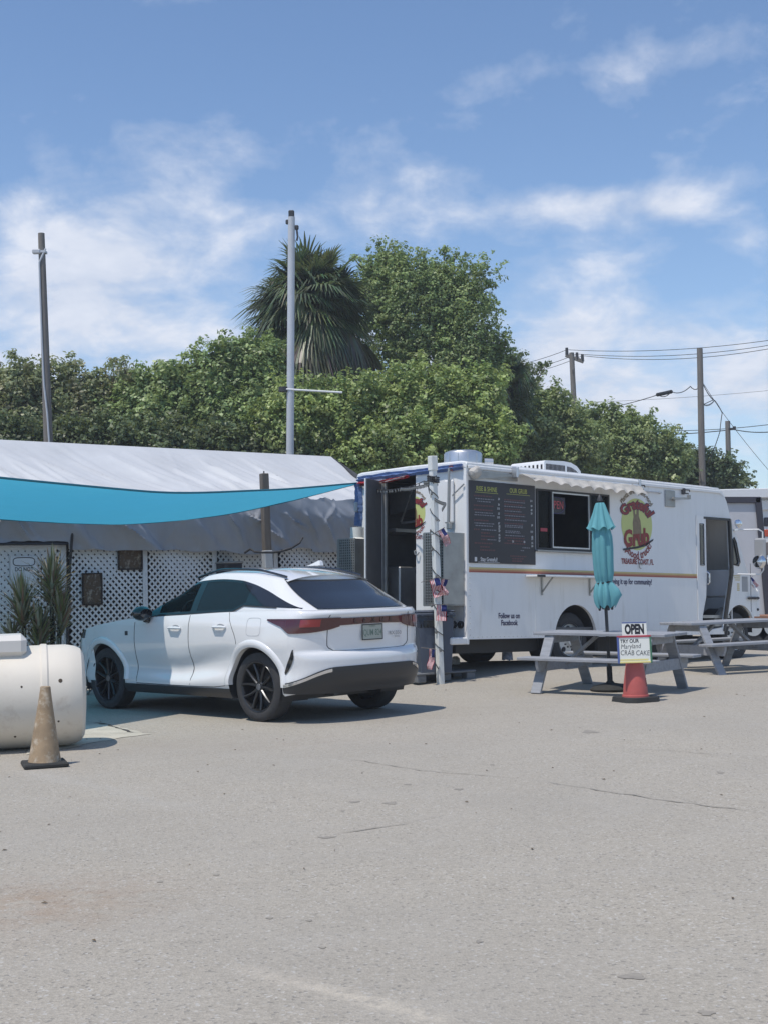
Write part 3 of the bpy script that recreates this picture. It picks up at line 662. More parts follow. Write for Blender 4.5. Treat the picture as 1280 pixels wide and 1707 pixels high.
# small fittings on the side
b = MB(); b.box((4.68, -.012, 2.235), (.26, .02, .27), bev=.004); b.cyl((4.75, -.02, 2.235), (4.75, -.06, 2.235), .03); b.beam((4.72, -.06, 2.235), (5.02, -.14, 2.25), .035, .035); b.box((5.02, -.14, 2.27), (.04, .05, .07)); b.build('flood_lamp', M['steel'], truck)
for x in (3.83, 5.03):
    b = MB(); b.box((x, -.03, 2.375), (.05, .06, .10), bev=.01); b.tube([(x, -.05, 2.40), (x + .09, -.08, 2.40), (x + .10, -.08, 2.37)], .010, 6); b.tube([(x, -.05, 2.34), (x + .07, -.08, 2.335)], .010, 6); b.build('awning_hook', M['darkmetal'], truck)
b = MB(); b.tube([(3.86, -.03, 2.315), (4.40, -.035, 2.315)], .012, 8); b.box((4.40, -.03, 2.315), (.05, .03, .035)); b.build('prop_rod', M['alu'], truck)
b = MB(); b.tube([(3.87 + .035 * math.cos(t), -.02, 1.12 + .05 * math.sin(t)) for t in [k * .5 for k in range(11)]], .007, 6); b.build('hook_ring', M['steel'], truck)
# cab door (slid back) with its narrow pane, jamb, inside of the cab
b = MB(); b.sheet([(5.40, .06), (5.40, 2.0), (5.66, 2.0), (5.66, .98), (5.63, .62), (5.52, .30), (5.53, .06)], [[(5.49, 1.18), (5.58, 1.18), (5.58, 1.84), (5.49, 1.84)]], .03, lambda x, z, t: (x, -.010 + t * .35, z)); cdoor = b.build('cab_door', M['white'], truck)
b = MB(); b.box((5.535, -.013, 1.51), (.085, .006, .66)); b.build('door_pane', M['gloss'], cdoor)
b = MB(); 
for x in (5.485, 5.59): b.box((x, -.020, 1.51), (.014, .012, .70))
for z_ in (1.165, 1.855): b.box((5.537, -.021, z_), (.12, .012, .014))
b.build('pane_seal', M['black'], cdoor)
b = MB(); b.tube([(5.63, -.05, .84), (5.63, -.09, .87), (5.63, -.09, 1.02), (5.63, -.05, 1.05)], .014, 8); b.build('door_handle', M['chrome'], cdoor)
b = MB()
b.beam((6.375, .0, 1.97), (6.415, .0, 1.05), .05, .05, up=(0, 1, 0)); b.beam((6.415, .001, 1.06), (6.29, .001, .60), .05, .05, up=(0, 1, 0)); b.beam((6.29, .002, .61), (6.15, .002, .05), .05, .05, up=(0, 1, 0)); b.beam((5.60, .003, 1.965), (6.39, .003, 1.965), .04, .04, up=(0, 1, 0)); b.box((6.36, -.02, 1.04), (.04, .04, .16)); b.build('door_seal', M['black'], truck)
b = MB(); b.box((6.50, .80, .88), (.04, 1.45, .46), bev=.01); b.build('cab_inner_panel', mat('pale_cab_panel', (.78, .78, .80), .6, var=.08), truck)
b = MB(); b.box((5.9, .30, .30), (1.0, .5, .05)); b.box((5.9, .20, .16), (.9, .35, .05)); b.build('cab_step', M['inmetal'], truck)
b = MB(); b.box((6.52, .80, .36), (.04, 1.45, .54), bev=.01); b.build('cab_lower_panel', mat('grey_cab_lower', (.66, .66, .66), .6, var=.12), truck)
b = MB(); b.prism([(5.78, .06), (6.28, .46), (6.28, .06)], lambda a, c, t: (a, t, c), .10, .16); b.build('wheel_housing', M['inmetal'], truck)
b = MB(); b.box((5.55, 1.0, .85), (.45, .5, .12), bev=.04); b.box((5.36, 1.0, 1.2), (.12, .5, .75), bev=.04); b.build('driver_seat', M['black'], truck)
# cab window, lamp, mirrors, flag bracket, latch, labels
b = MB(); b.add([(x, .02, z) for x, z in cabwin], [list(range(len(cabwin)))]); b.build('cab_window', M['gloss'], truck, smooth=0)
b = MB(); b.tube([(x, -.004, z) for x, z in cabwin + cabwin[:1]], .014, 6); b.build('window_seal', M['black'], truck)
b = MB(); b.lathe([(0, 0), (.07, 0), (.075, .04), (.05, .075), (0, .085)], 18, Matrix.Translation((6.55, -.03, 1.90)) @ Matrix.Rotation(R(90), 4, 'X')); b.box((6.53, -.02, 1.79), (.14, .04, .03)); b.build('marker_lamp', M['chrome'], truck)
b = MB(); b.tube([(6.62, -.02, 1.80), (6.80, -.30, 1.80), (6.86, -.34, 1.76), (6.86, -.34, 1.10), (6.82, -.30, 1.02), (6.56, -.02, 1.03)], .013, 8); arm = b.build('mirror_arm', M['white'], truck)
b = MB(); b.box((6.79, -.33, 1.46), (.07, .22, .38), bev=.03); b.build('mirror_head', M['greyin'], arm)
b = MB(); b.lathe([(0, 0), (.10, 0), (.115, .03), (.09, .09), (0, .12)], 16, Matrix.Translation((6.74, -.36, 1.24)) @ Matrix.Rotation(R(-90), 4, 'Y') @ Matrix.Diagonal((1.1, 1.1, 1, 1))); b.build('convex_mirror', M['chrome'], arm)
b = MB(); b.tube([(6.90, -.03, .62), (7.02, -.06, .62), (7.14, -.03, .62)], .022, 8); b.lathe([(0, -.03), (.035, 0), (0, .03)], 8, Matrix.Translation((6.88, -.03, .62))); b.lathe([(0, -.03), (.04, 0), (0, .03)], 8, Matrix.Translation((7.15, -.03, .62))); b.build('hood_latch', M['darkmetal'], truck)
b = MB(); b.box((6.98, -.002, .80), (.006, .006, .85)); b.cyl((7.18, 0, .42), (7.18, -.02, .42), .025, .02, 12); b.build('nose_seam', M['darkmetal'], truck)
b = MB(); b.box((6.80, -.003, .86), (.17, .004, .26)); b.build('side_vent', M['greyin'], truck)
b = MB()
for k, z_ in enumerate((1.00, .965, .93)): b.box((6.56 + .01 * k, -.003, z_), (.20 - .03 * k, .004, .014))
for k in range(4): b.box((6.60, -.003, .86 - .035 * k), (.07, .004, .020))
b.build('cab_label', M['yellow'], truck)
b = MB(); b.box((7.30, W_ / 2, .18), (.16, W_ + .02, .18), bev=.03); b.build('front_bumper', mat('olive_bumper', (.10, .105, .085), .6), truck)
# underside
b = MB(); b.box((3.3, .95, -.06), (6.4, .12, .16)); b.box((3.3, 1.45, -.06), (6.4, .12, .16)); b.box((1.0, 1.2, -.10), (1.7, 1.6, .22)); b.box((4.6, 1.3, -.16), (2.2, 1.4, .36), bev=.03); b.box((3.3, 2.22, -.12), (6.0, .05, .34)); b.cyl((2.30, .3, -.02), (2.30, 2.1, -.02), .07, n=12); b.cyl((6.64, .3, -.10), (6.64, 2.1, -.10), .05, n=10); b.lathe([(0, -.16), (.14, -.1), (.16, 0), (.14, .1), (0, .16)], 14, Matrix.Translation((2.30, 1.2, -.02))); b.build('chassis', M['darkmetal'], truck)
for cx_, ry in ((2.30, .50), (6.64, .44)):
    for s, y0 in ((1, .052), (-1, W_ - .052)):
        b = MB(); P = arc(cx_, 0.02, ry, 180, 0, 18); b.grid([[(x, y0, z) for x, z in P], [(x, y0 + s * .5, z) for x, z in P]]); b.build('wheel_well', M['darkmetal'], truck)
def truck_wheel():
    # axis Y, outside face at -Y
    w = MB(); w.lathe([(.24, -.12), (.30, -.135), (.36, -.135), (.405, -.11), (.418, -.07), (.42, 0), (.418, .07), (.405, .11), (.30, .12), (.24, .10)], 40, Matrix.Rotation(R(90), 4, 'X') @ Matrix.Diagonal((1, 1, -1, 1)), None, False)
    o = w.build('wheel', M['rubber'], truck)
    q = MB(); q.lathe([(.262, -.13), (.262, -.118), (.248, -.115), (.238, -.095), (.205, -.08), (.175, -.084), (.15, -.092), (.10, -.105), (.085, -.12), (.075, -.155), (.0, -.165)], 36, Matrix.Rotation(R(90), 4, 'X') @ Matrix.Diagonal((1, 1, -1, 1)), None, False); q.build('rim', mat('cream_steel_rim', (.76, .75, .71), .45, var=.12, vscale=8), o)
    q = MB()
    for k in range(5):
        a = 2 * math.pi * (k + .25) / 5; q.cyl((.175 * math.cos(a), -.095, .175 * math.sin(a)), (.175 * math.cos(a), -.07, .175 * math.sin(a)), .038, n=14)
    for k in range(10):
        a = 2 * math.pi * k / 10; q.cyl((.112 * math.cos(a), -.09, .112 * math.sin(a)), (.112 * math.cos(a), -.125, .112 * math.sin(a)), .011, n=6)
    q.build('rim_hole', M['inkblack'], o)
    return o
# lathe points face outward along -Y after the flip
wh = truck_wheel()
def put(o, loc, flip=False):
    o.location = loc; o.rotation_euler = (0, 0, math.pi if flip else 0)
def wcopy(o):
    c = o.copy(); COL.objects.link(c)
    for g_ in list(o.children):
        d = g_.copy(); COL.objects.link(d); d.parent = c
    return c
put(wh, (2.30, .25, -.04))
put(wcopy(wh), (2.30, .52, -.04), True); put(wcopy(wh), (2.30, W_ - .25, -.04), True)
put(wcopy(wh), (6.64, .22, -.04)); put(wcopy(wh), (6.64, W_ - .22, -.04), True)
# roof fan and air conditioner
b = MB(); b.lathe([(.285, 0), (.285, .20), (.27, .225), (.21, .25), (.16, .255), (0, .26)], 36, Matrix.Translation((.76, .85, 2.535))); b.lathe([(.19, 0), (.19, .05)], 24, Matrix.Translation((.76, .85, 2.50))); fan = b.build('exhaust_fan', M['alu'], truck)
b = MB()
for k in range(12):
    a = 2 * math.pi * k / 12; b.beam((.76 + .287 * math.cos(a), .85 + .287 * math.sin(a), 2.54), (.76 + .287 * math.cos(a), .85 + .287 * math.sin(a), 2.73), .012, .008, up=(math.cos(a), math.sin(a), 0))
b.build('fan_seam', M['alu'], fan)['kind'] = 'stuff'
b = MB(); b.cyl((1.01, .65, 2.62), (1.11, .57, 2.62), .06, .055, 14); b.build('fan_motor_box', M['alu'], fan)
acp = [(0, 0), (0, .24), (.04, .275), (.52, .30), (.72, .285), (.88, .22), (.98, .12), (1.0, 0)]
AS = lambda p: (2.12 + (p[0] - 1.78) * .88, p[1], 2.52 + (p[2] - 2.58) * .72)
b = MB(); b.prism(acp, lambda a, c, t: AS((1.78 + a, t, 2.58 + c)), .45, 1.15); ac = b.build('air_conditioner', M['white'], truck, smooth=40)
for k in range(15):
    b = MB() if k == 0 else b
    b.box((1.84 + k * .034, .447, 2.71), (.016, .012, .15), bev=.002)
for k in range(9): b.box((2.40 + k * .034, .447, 2.70 - .002 * k * k * .5), (.016, .012, .14 - .0012 * k * k), bev=.002)
for k in range(8): b.box((1.776, .50 + k * .085, 2.70), (.012, .03, .14))
b.v = [AS(p) for p in b.v]; b.build('vent_slot', M['inkblack'], ac)['kind'] = 'stuff'
# things on or at the truck that are not parts of it
def tw(x, y, z): return TM @ Vector((x, y, z))
ns = thing('neon_sign', 'red neon open sign hanging inside the serving hatch', 'neon sign', mtx=TM @ Matrix.Translation((1.98, .10, 1.99)))
b = MB(); b.text('OPEN', lambda x, z: (x, -.012, z), .17, .004, .75); b.build('neon_letters', glow_mat('neon_red', (.42, .07, .09), .10), ns, smooth=0)
b = MB(); b.box((0, .01, 0), (.44, .012, .26), bev=.004); b.build('backing', M['menu'], ns)
b = MB(); ring = [(.21 * math.cos(t) , -.008, .125 * math.sin(t)) for t in [2 * math.pi * k / 32 for k in range(33)]]; b.tube(ring, .004, 5); b.build('neon_border', glow_mat('neon_blue', (.05, .06, .18), .08), ns)
for k, (cc, lab) in enumerate([((.10, .05, .10), 'dark plum sauce bottle at the left end of the hatch sill row'), ((.22, .10, .14), 'dull red sauce bottle second from left on the hatch sill'), ((.62, .58, .56), 'white squeeze bottle on the hatch sill'), ((.20, .28, .26), 'green-grey squeeze bottle beside the window bar on the hatch sill')]):
    b = MB(); b.lathe([(0, 0), (.028, 0), (.030, .02), (.030, .12), (.020, .15), (.010, .16), (.008, .195), (0, .197)], 14)
    o = b.build('sauce_bottle', mat('bottle_%d' % k, cc, .35), None); o.matrix_world = TM @ Matrix.Translation((1.50 + .065 * k, .06, 1.335)); tag(o, lab, 'bottle', 'sauce bottles on the hatch sill')
# inner ledge that carries the bottles
b = MB(); b.box((2.26, .12, 1.32), (1.64, .14, .02)); b.build('hatch_ledge', M['steel'], truck)
pt = thing('propane_cylinder', 'cream propane cylinder with collar standing in the left rear cage', 'gas cylinder', mtx=TM @ Matrix.Translation((-.22, W_ - .22, .49)))
b = MB(); b.lathe([(0, 0), (.13, 0), (.165, .06), (.165, .88), (.15, .97), (.10, 1.02), (.03, 1.035), (0, 1.035)], 28); b.build('tank', M['propane'], pt)
b = MB(); cpts = [(.105 * math.cos(t), .105 * math.sin(t)) for t in [R(40 + 280 * k / 20) for k in range(21)]]; b.grid([[(x, y, 1.0) for x, y in cpts], [(x, y, 1.17) for x, y in cpts]]); b.build('collar', M['propane'], pt, recalc=False)
b = MB(); b.cyl((0, 0, 1.03), (0, 0, 1.12), .025, n=10); b.cyl((0, 0, 1.12), (0, 0, 1.15), .04, n=12); b.build('valve', M['brass'], pt)
fl = None
# ================================================================== WHITE SUV (x forward from the rear axle, y to its left, z up)
CTH = R(135.5)
_h = Vector((math.cos(CTH), math.sin(CTH), 0)); _l = Vector((-_h.y, _h.x, 0))
CO = (ground_at(431, 1203) + ground_at(180, 1182)) / 2 - _h * 1.425 - _l * .90
car = thing('parked_car', 'white crossover car with dark windows parked under the turquoise sail', 'car', CO, CTH)
f_belt = spl([(-.95, 1.165), (-.5, 1.185), (.4, 1.175), (1.2, 1.145), (2.0, 1.115), (2.4, 1.09), (2.8, 1.045), (3.2, .985), (3.5, .915), (3.72, .80), (3.85, .74)])
f_roof = spl([(-.45, 1.475), (-.2, 1.505), (.1, 1.55), (.4, 1.585), (.9, 1.60), (1.3, 1.56), (1.6, 1.50)])
f_prof = spl([(.20, .86), (.30, .925), (.40, .945), (.55, .93), (.70, .945), (.85, .96), (1.0, .955), (1.10, .935), (1.2, .895)])
f_bot = spl([(-1.1, .36), (-.7, .33), (-.3, .27), (.4, .23), (2.4, .23), (3.2, .24), (3.6, .25), (3.85, .26)])
f_tail = spl([(.2, -.72), (.35, -.80), (.44, -.87), (.56, -.905), (.66, -.905), (.725, -.88), (.76, -.83), (.90, -.835), (1.02, -.85), (1.10, -.865), (1.14, -.885), (1.165, -.875), (1.2, -.80)])
f_nose = spl([(.2, 3.60), (.35, 3.74), (.55, 3.80), (.72, 3.82), (.85, 3.77), (1.0, 3.62)])
AX = (0.0, 2.85); AZ = .375; AR = .435
def bump(x, c, w): return math.exp(-((x - c) / w) ** 2)
def Lw(x, z):
    w = f_prof(z)
    w += .020 * (bump(x, 0, .45) + bump(x, 2.85, .42)) * bump(z, .78, .28)
    zc = .50 + .17 * min(1, max(0, (1.35 - x) / .9)); w -= .052 * bump(z, zc, .13) * bump(x, 1.30, .85) ** .7
    w += .016 * bump(z, .37 + .10 * min(1, max(0, (1.2 - x) / .8)), .08) * bump(x, 1.2, .9)
    t = max(0, x - 2.55); w -= .085 * t * t
    t = max(0, -x - .15); w -= .16 * t * t
    return w
XR, XF, NR, NF = -.45, 3.08, 2.7, 2.7
def Lpt(u, z):
    if u <= 1:
        th = (1 - u) * math.pi / 2; w = Lw(XR, z); y = w * max(0, math.cos(th)) ** (2 / NR); x = XR - (XR - f_tail(z)) * math.sin(th) ** (2 / NR)
    elif u <= 2:
        x = XR + (u - 1) * (XF - XR); y = Lw(x, z)
    else:
        th = (u - 2) * math.pi / 2; w = Lw(XF, z); y = w * max(0, math.cos(th)) ** (2 / NF); x = XF + (f_nose(z) - XF) * math.sin(th) ** (2 / NF)
    return x, y
def usplit():
    us = [math.pow(k / 16, 1.0) for k in range(16)]
    # finer towards the middle of the tail where the power curve runs fast
    us = sorted(set([0, .02, .05] + us)) + [1 + k / 124 for k in range(125)] + [2 + k / 16 for k in range(1, 16)] + [2.95, 2.98, 3.0]
    return us
US = usplit(); NV = 44
def Lvert(u, v):
    z = .7
    for _ in range(3):
        x, y = Lpt(u, z); z = f_bot(x) + (f_belt(x) - f_bot(x)) * v
    x, y = Lpt(u, z); return x, y, z
grid = [[list(Lvert(u, j / NV)) for j in range(NV + 1)] for u in US]
nx = len(US)
for i in range(nx):
    for j in range(NV + 1):
        x, y, z = grid[i][j]
        if not (1 <= US[i] <= 2): continue
        for ax in AX:
            r = math.hypot(x - ax, z - AZ)
            if abs(r - AR) < .022 and r > 1e-3:
                x2 = ax + (x - ax) * AR / r; z2 = AZ + (z - AZ) * AR / r
                grid[i][j] = [x2, Lw(x2, z2), z2]
b = MB(); NB = NV + 1
for sgn in (1, -1):
    base = len(b.v); b.v += [(p[0], p[1] * sgn, p[2]) for row in grid for p in row]
    for i in range(nx - 1):
        for j in range(NV):
            q = [grid[i][j], grid[i + 1][j], grid[i + 1][j + 1], grid[i][j + 1]]; c = [sum(p[k] for p in q) / 4 for k in range(3)]
            if 1 <= US[i] < 2 and any(math.hypot(c[0] - ax, c[2] - AZ) < AR - .004 for ax in AX): continue
            ids = [base + i * NB + j, base + (i + 1) * NB + j, base + (i + 1) * NB + j + 1, base + i * NB + j + 1]
            b.f.append(ids if sgn > 0 else ids[::-1]); b.m.append(1 if (c[2] < .335 and -.3 < c[0] < 3.2) or c[2] < .30 else 0)
# bonnet and the ledge that closes the lower body
K = 12
top = [grid[i][NV] for i in range(nx)]
rows = []
for p in top:
    row = []
    for k in range(K + 1):
        s = 1 - 2 * k / K; cr = (1 - s * s) * (.055 if p[0] > 2.0 else .0) * min(1, max(0, (3.8 - p[0]) / .5))
        rid = .018 * bump(abs(s), .62, .16) * (1 if p[0] > 2.2 else 0)
        row.append((p[0], p[1] * s, p[2] + cr + rid))
    rows.append(row)
base = len(b.v); b.v += [p for r in rows for p in r]
for i in range(nx - 1):
    for k in range(K):
        xm = (rows[i][0][0] + rows[i + 1][0][0]) / 2
        b.f.append([base + i * (K + 1) + k, base + i * (K + 1) + k + 1, base + (i + 1) * (K + 1) + k + 1, base + (i + 1) * (K + 1) + k]); b.m.append(0 if xm > 2.28 or xm < -.74 else 1)
b.build('body', [M['car'], M['black']], car, smooth=50, merge=True)
# ---- cabin
g_tail = lambda v: -.80 + (.80 - .24) * (v ** 1.0)
g_nose = lambda v: 2.42 - 1.02 * v
g_xr = lambda v: -.36 + .44 * v
g_xf = lambda v: 2.02 - .95 * v
NG = 2.9
def Gw(x, v):
    w = .885 - .235 * v ** 1.25
    t = max(0, -x + .1); w -= .085 * t ** 1.6
    t = max(0, x - 1.2); w -= .03 * t * t
    return w
def Gxy(u, v):
    xr, xf = g_xr(v), g_xf(v)
    if u <= 1:
        th = (1 - u) * math.pi / 2; return xr - (xr - g_tail(v)) * math.sin(th) ** (2 / NG), Gw(xr, v) * max(0, math.cos(th)) ** (2 / NG)
    if u <= 2:
        x = xr + (u - 1) * (xf - xr); return x, Gw(x, v)
    th = (u - 2) * math.pi / 2; return xf + (g_nose(v) - xf) * math.sin(th) ** (2 / NG), Gw(xf, v) * max(0, math.cos(th)) ** (2 / NG)
def Gz(x, v): return f_belt(x) - .004 + (f_roof(x) - f_belt(x) + .004) * v
def Gvert(u, v):
    x, y = Gxy(u, v); return x, y, Gz(x, v)
def Gside(x, z):                                     # half width of the cabin at (x, z)
    v = min(1, max(0, (z - f_belt(x)) / (f_roof(x) - f_belt(x)))); xr, xf = g_xr(v), g_xf(v)
    if x > xf: return Gw(xf, v) * max(0, 1 - ((x - xf) / (g_nose(v) - xf)) ** NG) ** (1 / NG)
    if x < xr: return Gw(xr, v) * max(0, 1 - ((xr - x) / (xr - g_tail(v))) ** NG) ** (1 / NG)
    return Gw(x, v)
d_top = spl([(-.60, 1.205), (-.46, 1.25), (-.25, 1.325), (.0, 1.41), (.25, 1.478), (.5, 1.522), (.85, 1.54), (1.15, 1.53), (1.4, 1.49), (1.65, 1.39), (1.9, 1.255), (2.10, 1.135)])
d_bot = lambda x: 1.128 + (2.1 - x) * .030 if x > .42 else (1.178 + (.42 - x) * .40 if x > .25 else (1.246 - (.25 - x) * .045))
US2 = [0, .02, .05] + [k / 20 for k in range(2, 20)] + [1 + k / 90 for k in range(91)] + [2 + k / 20 for k in range(1, 19)] + [2.95, 2.98, 3]
NG_V = 26; gg = [[Gvert(u, j / NG_V) for j in range(NG_V + 1)] for u in US2]
b = MB(); n2 = len(US2); NB = NG_V + 1
for sgn in (1, -1):
    base = len(b.v); b.v += [(p[0], p[1] * sgn, p[2]) for row in gg for p in row]
    for i in range(n2 - 1):
        for j in range(NG_V):
            q = [gg[i][j], gg[i + 1][j], gg[i + 1][j + 1], gg[i][j + 1]]; c = [sum(p[k] for p in q) / 4 for k in range(3)]
            x, z = c[0], c[2]; mi = 0
            if -.45 < x < 2.02 and US2[i] < 2.6 and d_bot(x) + .024 < z < d_top(x) - .024 and (x < 1.9): continue
            if US2[i] >= 2.22: mi = 1
            if US2[i] >= 2.30 and 3 <= j <= 23: continue
            ids = [base + i * NB + j, base + (i + 1) * NB + j, base + (i + 1) * NB + j + 1, base + i * NB + j + 1]
            b.f.append(ids if sgn > 0 else ids[::-1]); b.m.append(mi)
rows = []
for p in [gg[i][NG_V] for i in range(n2)]:
    rows.append([(p[0], p[1] * (1 - 2 * k / K), p[2] + .065 * (1 - (1 - 2 * k / K) ** 2) * min(1, (p[0] + .7) / .5)) for k in range(K + 1)])
b.grid(rows); b.build('roof', [M['car'], M['black']], car, smooth=50, merge=True)
# ---- window surround, posts and panes (both sides)
def side_panel(name, x0, x1, lo, hi, off, material, par, nx_=40, nz_=8, both=True, surf=None):
    surf = surf or Gside; last = None
    for sgn in ((1, -1) if both else (1,)):
        P = []
        for i in range(nx_ + 1):
            x = x0 + (x1 - x0) * i / nx_; a, c = lo(x), hi(x)
            P.append([(x, sgn * (surf(x, a + (c - a) * k / nz_) + off), a + (c - a) * k / nz_) for k in range(nz_ + 1)])
        b = MB(); b.grid(P); last = b.build(name, material, par, smooth=50)
        if name != 'x': pass
    return last
E_ = .028
side_panel('window_surround', -.60, 2.10, d_bot, lambda x: min(d_bot(x) + E_, max(d_top(x), d_bot(x) + .003)), .004, M['gloss'], car, 80, 2)
side_panel('window_surround', -.60, 2.10, lambda x: max(d_top(x) - E_, min(d_bot(x), d_top(x) - .003)), d_top, .004, M['gloss'], car, 80, 2)
for x0, x1 in ((1.07, 1.19), (.17, .24)): side_panel('window_post', x0, x1, lambda x: d_bot(x) + .01, lambda x: d_top(x) - .01, .003, M['gloss'], car, 4, 8)
side_panel('window_post', 1.80, 2.09, lambda x: d_bot(x) + .004, lambda x: max(d_top(x) - .004, d_bot(x) + .006), .003, M['gloss'], car, 10, 4)
side_panel('front_side_glass', 1.18, 1.82, lambda x: d_bot(x) + .02, lambda x: d_top(x) - .02, .0005, M['glass'], car)
side_panel('rear_side_glass', .23, 1.08, lambda x: d_bot(x) + .02, lambda x: d_top(x) - .02, .0005, M['glassdark'], car)
side_panel('quarter_glass', -.575, .18, lambda x: min(d_bot(x) + .006, d_top(x) - .004), lambda x: d_top(x) - .004, .0045, M['gloss'], car)
b = MB(); P = []
for i in range(60):
    x = -.55 + 2.61 * i / 59; P.append((x, Gside(x, d_bot(x) - .004) + .008, d_bot(x) - .004))
b.tube(P[6:], .006, 5); b.build('sill_strip', M['darkmetal'], car)
b = MB(); P = []
for v in [.10 + .80 * k / 12 for k in range(13)]:
    row = []
    for s in range(-24, 25):
        t = s / 24; x, y = Gxy(3 - abs(t) * .72, v); row.append((x + .004, math.copysign(y, t if t else 1), Gz(x, v) + .004))
    P.append(row)
b.grid(P); b.build('windscreen', M['glass'], car, smooth=50)
# ---- generic panel on the lower body, following the tail corner
def lower_panel(name, u0, u1, lo, hi, off, material, par=None, nu=40, nvv=6, both=True):
    b = MB(); segs = ((1,), (-1,)) if both == 'two' else ((1, -1),)
    for ss in segs:
        b = MB()
        for sgn in ss:
            P = []
            for i in range(nu + 1):
                u = u0 + (u1 - u0) * i / nu; a, c = lo(u), hi(u); row = []
                for k in range(nvv + 1):
                    z = a + (c - a) * k / nvv; x, y = Lpt(u, z); xa, ya = Lpt(max(0, u - .01), z); xb, yb = Lpt(min(3, u + .01), z)
                    tx, ty = xb - xa, yb - ya; l = math.hypot(tx, ty) or 1
                    row.append((x - ty / l * off * 1.0, (y + tx / l * off) * sgn, z))
                P.append(row)
            b.grid(P)
        o = b.build(name, material, par or car, smooth=50)
    return o
lamp = lower_panel('light_bar', 0, .55, lambda u: 1.025 - .04 * u, lambda u: 1.092 - .0 * u, .012, M['redbar'], nu=50)
l_lo = spl([(.25, 1.005), (.36, .975), (.60, .95), (.86, .945), (.97, .995), (1.06, 1.085)])
lower_panel('tail_lamp', .25, 1.06, lambda u: l_lo(u), lambda u: 1.10, .014, M['redbar'], both='two')
lower_panel('lamp_core', .46, .72, lambda u: 1.01, lambda u: 1.088, .018, M['red'], both='two')
b = MB()
for ch, yy in zip('LEXUS', (.26, .13, 0, -.13, -.26)): b.text(ch, lambda x, y: (f_tail(1.06) - .019, yy - x, 1.058 + y), .075, .012, 1.1)
b.build('tail_lettering', M['gloss'], lamp, smooth=0)
b = MB(); b.text('RX 350', lambda x, y: (f_tail(.86) - .012, -.36 - x, .905 + y), .055, .01, 1.1); b.text('AWD', lambda x, y: (f_tail(.84) - .012, -.39 - x, .865 + y), .032, .008, 1.0); b.build('model_lettering', M['silver'], car, smooth=0)
# rear window, lip, spoiler, wiper
b = MB(); P = []
for v in [.055 + .945 * k / 16 for k in range(17)]:
    row = []
    for s in range(-30, 31):
        um = .45 + .24 * v; t = s / 30; u = abs(t) * um; x, y = Gxy(u, v); row.append((x - .012, math.copysign(y, t if t else 1), Gz(x, v) + .006))
    P.append(row)
b.grid(P); rg = b.build('rear_window', M['gloss'], car, smooth=50)
b = MB(); sp = []
for x, z, hw in ((.30, 1.652, .575), (.10, 1.628, .595), (-.12, 1.588, .605), (-.25, 1.562, .60)):
    sp.append([(x + .05 * t * t, hw * t, z - .062 * abs(t) ** 3.0 - .004) for t in [k / 10 - 1 for k in range(21)]])
b.grid(sp); lowr = [[(p[0] + (.02 if i == 3 else 0), p[1], p[2] - (.045 if i < 3 else .010)) for p in r] for i, r in enumerate(sp)]
b.grid(lowr[::-1]); b.grid([sp[-1], lowr[-1]]); b.grid([[r[0] for r in sp], [r[0] for r in lowr]]); b.grid([[r[-1] for r in sp], [r[-1] for r in lowr]]); b.build('roof_spoiler', M['car'], car, smooth=40)
b = MB(); b.prism([(-.10, 0), (-.09, .045), (-.07, .056), (.02, .026), (.12, .0)], lambda a, c, t: (a + .02, t * (1 - .5 * c / .08), c + 1.665), -.030, .030); b.build('antenna_fin', M['car'], car)
for s in (1, -1):
    b = MB(); P = []
    for k in range(24):
        x = 1.42 - 1.55 * k / 23; P.append((x, s * (Gw(x, 1) - .075), f_roof(x) + .028 + .022 * min(1, 4 * min(k, 23 - k) / 23)))
    b.tube(P, .014, 8); b.build('roof_rail', M['gloss'], car)
# tailgate joint, number plate, black valance with bright corner strips, side slits
def seam(pts_u_z, r=.0045, both=True, name='shut_line', off=.0, mname='black'):
    for s in ((1, -1) if both else (1,)):
        b = MB(); P = []
        for u, z in pts_u_z:
            x, y = Lpt(u, z); P.append((x, y * s, z))
        b.tube(P, r, 5); b.build(name, M[mname], car)
U = lambda x: 1 + (x - XR) / (XF - XR)
seam([(.37, 1.13), (.375, 1.10)] + [(.365, 1.0 - .012 * k) for k in range(17)] + [(.35, .785), (.30, .755), (.2, .748), (.06, .745), (0, .745)])
b = MB(); b.box((f_tail(.93) - .012, 0, .93), (.012, .305, .165), bev=.004); pl = b.build('number_plate', M['plate'], car)
b = MB()
for z_ in (.85, 1.01): b.box((f_tail(.93) - .019, 0, z_), (.006, .31, .010))
for y_ in (.151, -.151): b.box((f_tail(.93) - .0195, y_, .93), (.006, .008, .155))
b.build('plate_frame', M['darkmetal'], pl)
b = MB(); b.text('QUM 824', lambda x, y: (f_tail(.93) - .0195, -x, .922 + y), .095, .006, .72); b.text('FLORIDA', lambda x, y: (f_tail(.93) - .0195, -x, .992 + y), .024, .006, 1.0); b.build('plate_text', M['plategreen'], pl, smooth=0)
v_hi = spl([(0, .592), (.32, .588), (.40, .58), (.52, .55), (.70, .49), (.88, .445), (1.0, .425), (1.06, .415)])
lower_panel('rear_valance', 0, 1.0, lambda u: .30 + .02 * u, lambda u: v_hi(u), .010, M['black'], nu=60, nvv=8)
lower_panel('valance_strip', .38, .995, lambda u: v_hi(u) - .045, lambda u: v_hi(u) - .012, .016, M['chrome'], both='two')
for s in (1, -1):
    b = MB(); P = []
    for k in range(9):
        z = .52 + .26 * k / 8; u = .99 - .17 * (k / 8) ** 1.1; w = .035 * math.sin(math.pi * (k + .7) / 9.4); (xa, ya), (xb, yb) = Lpt(u - w, z), Lpt(u + w, z)
        P.append([(xa - .006, s * (ya + .006), z), (xb - .006, s * (yb + .006), z)])
    b.grid(P); b.build('bumper_slit', M['gloss'], car)
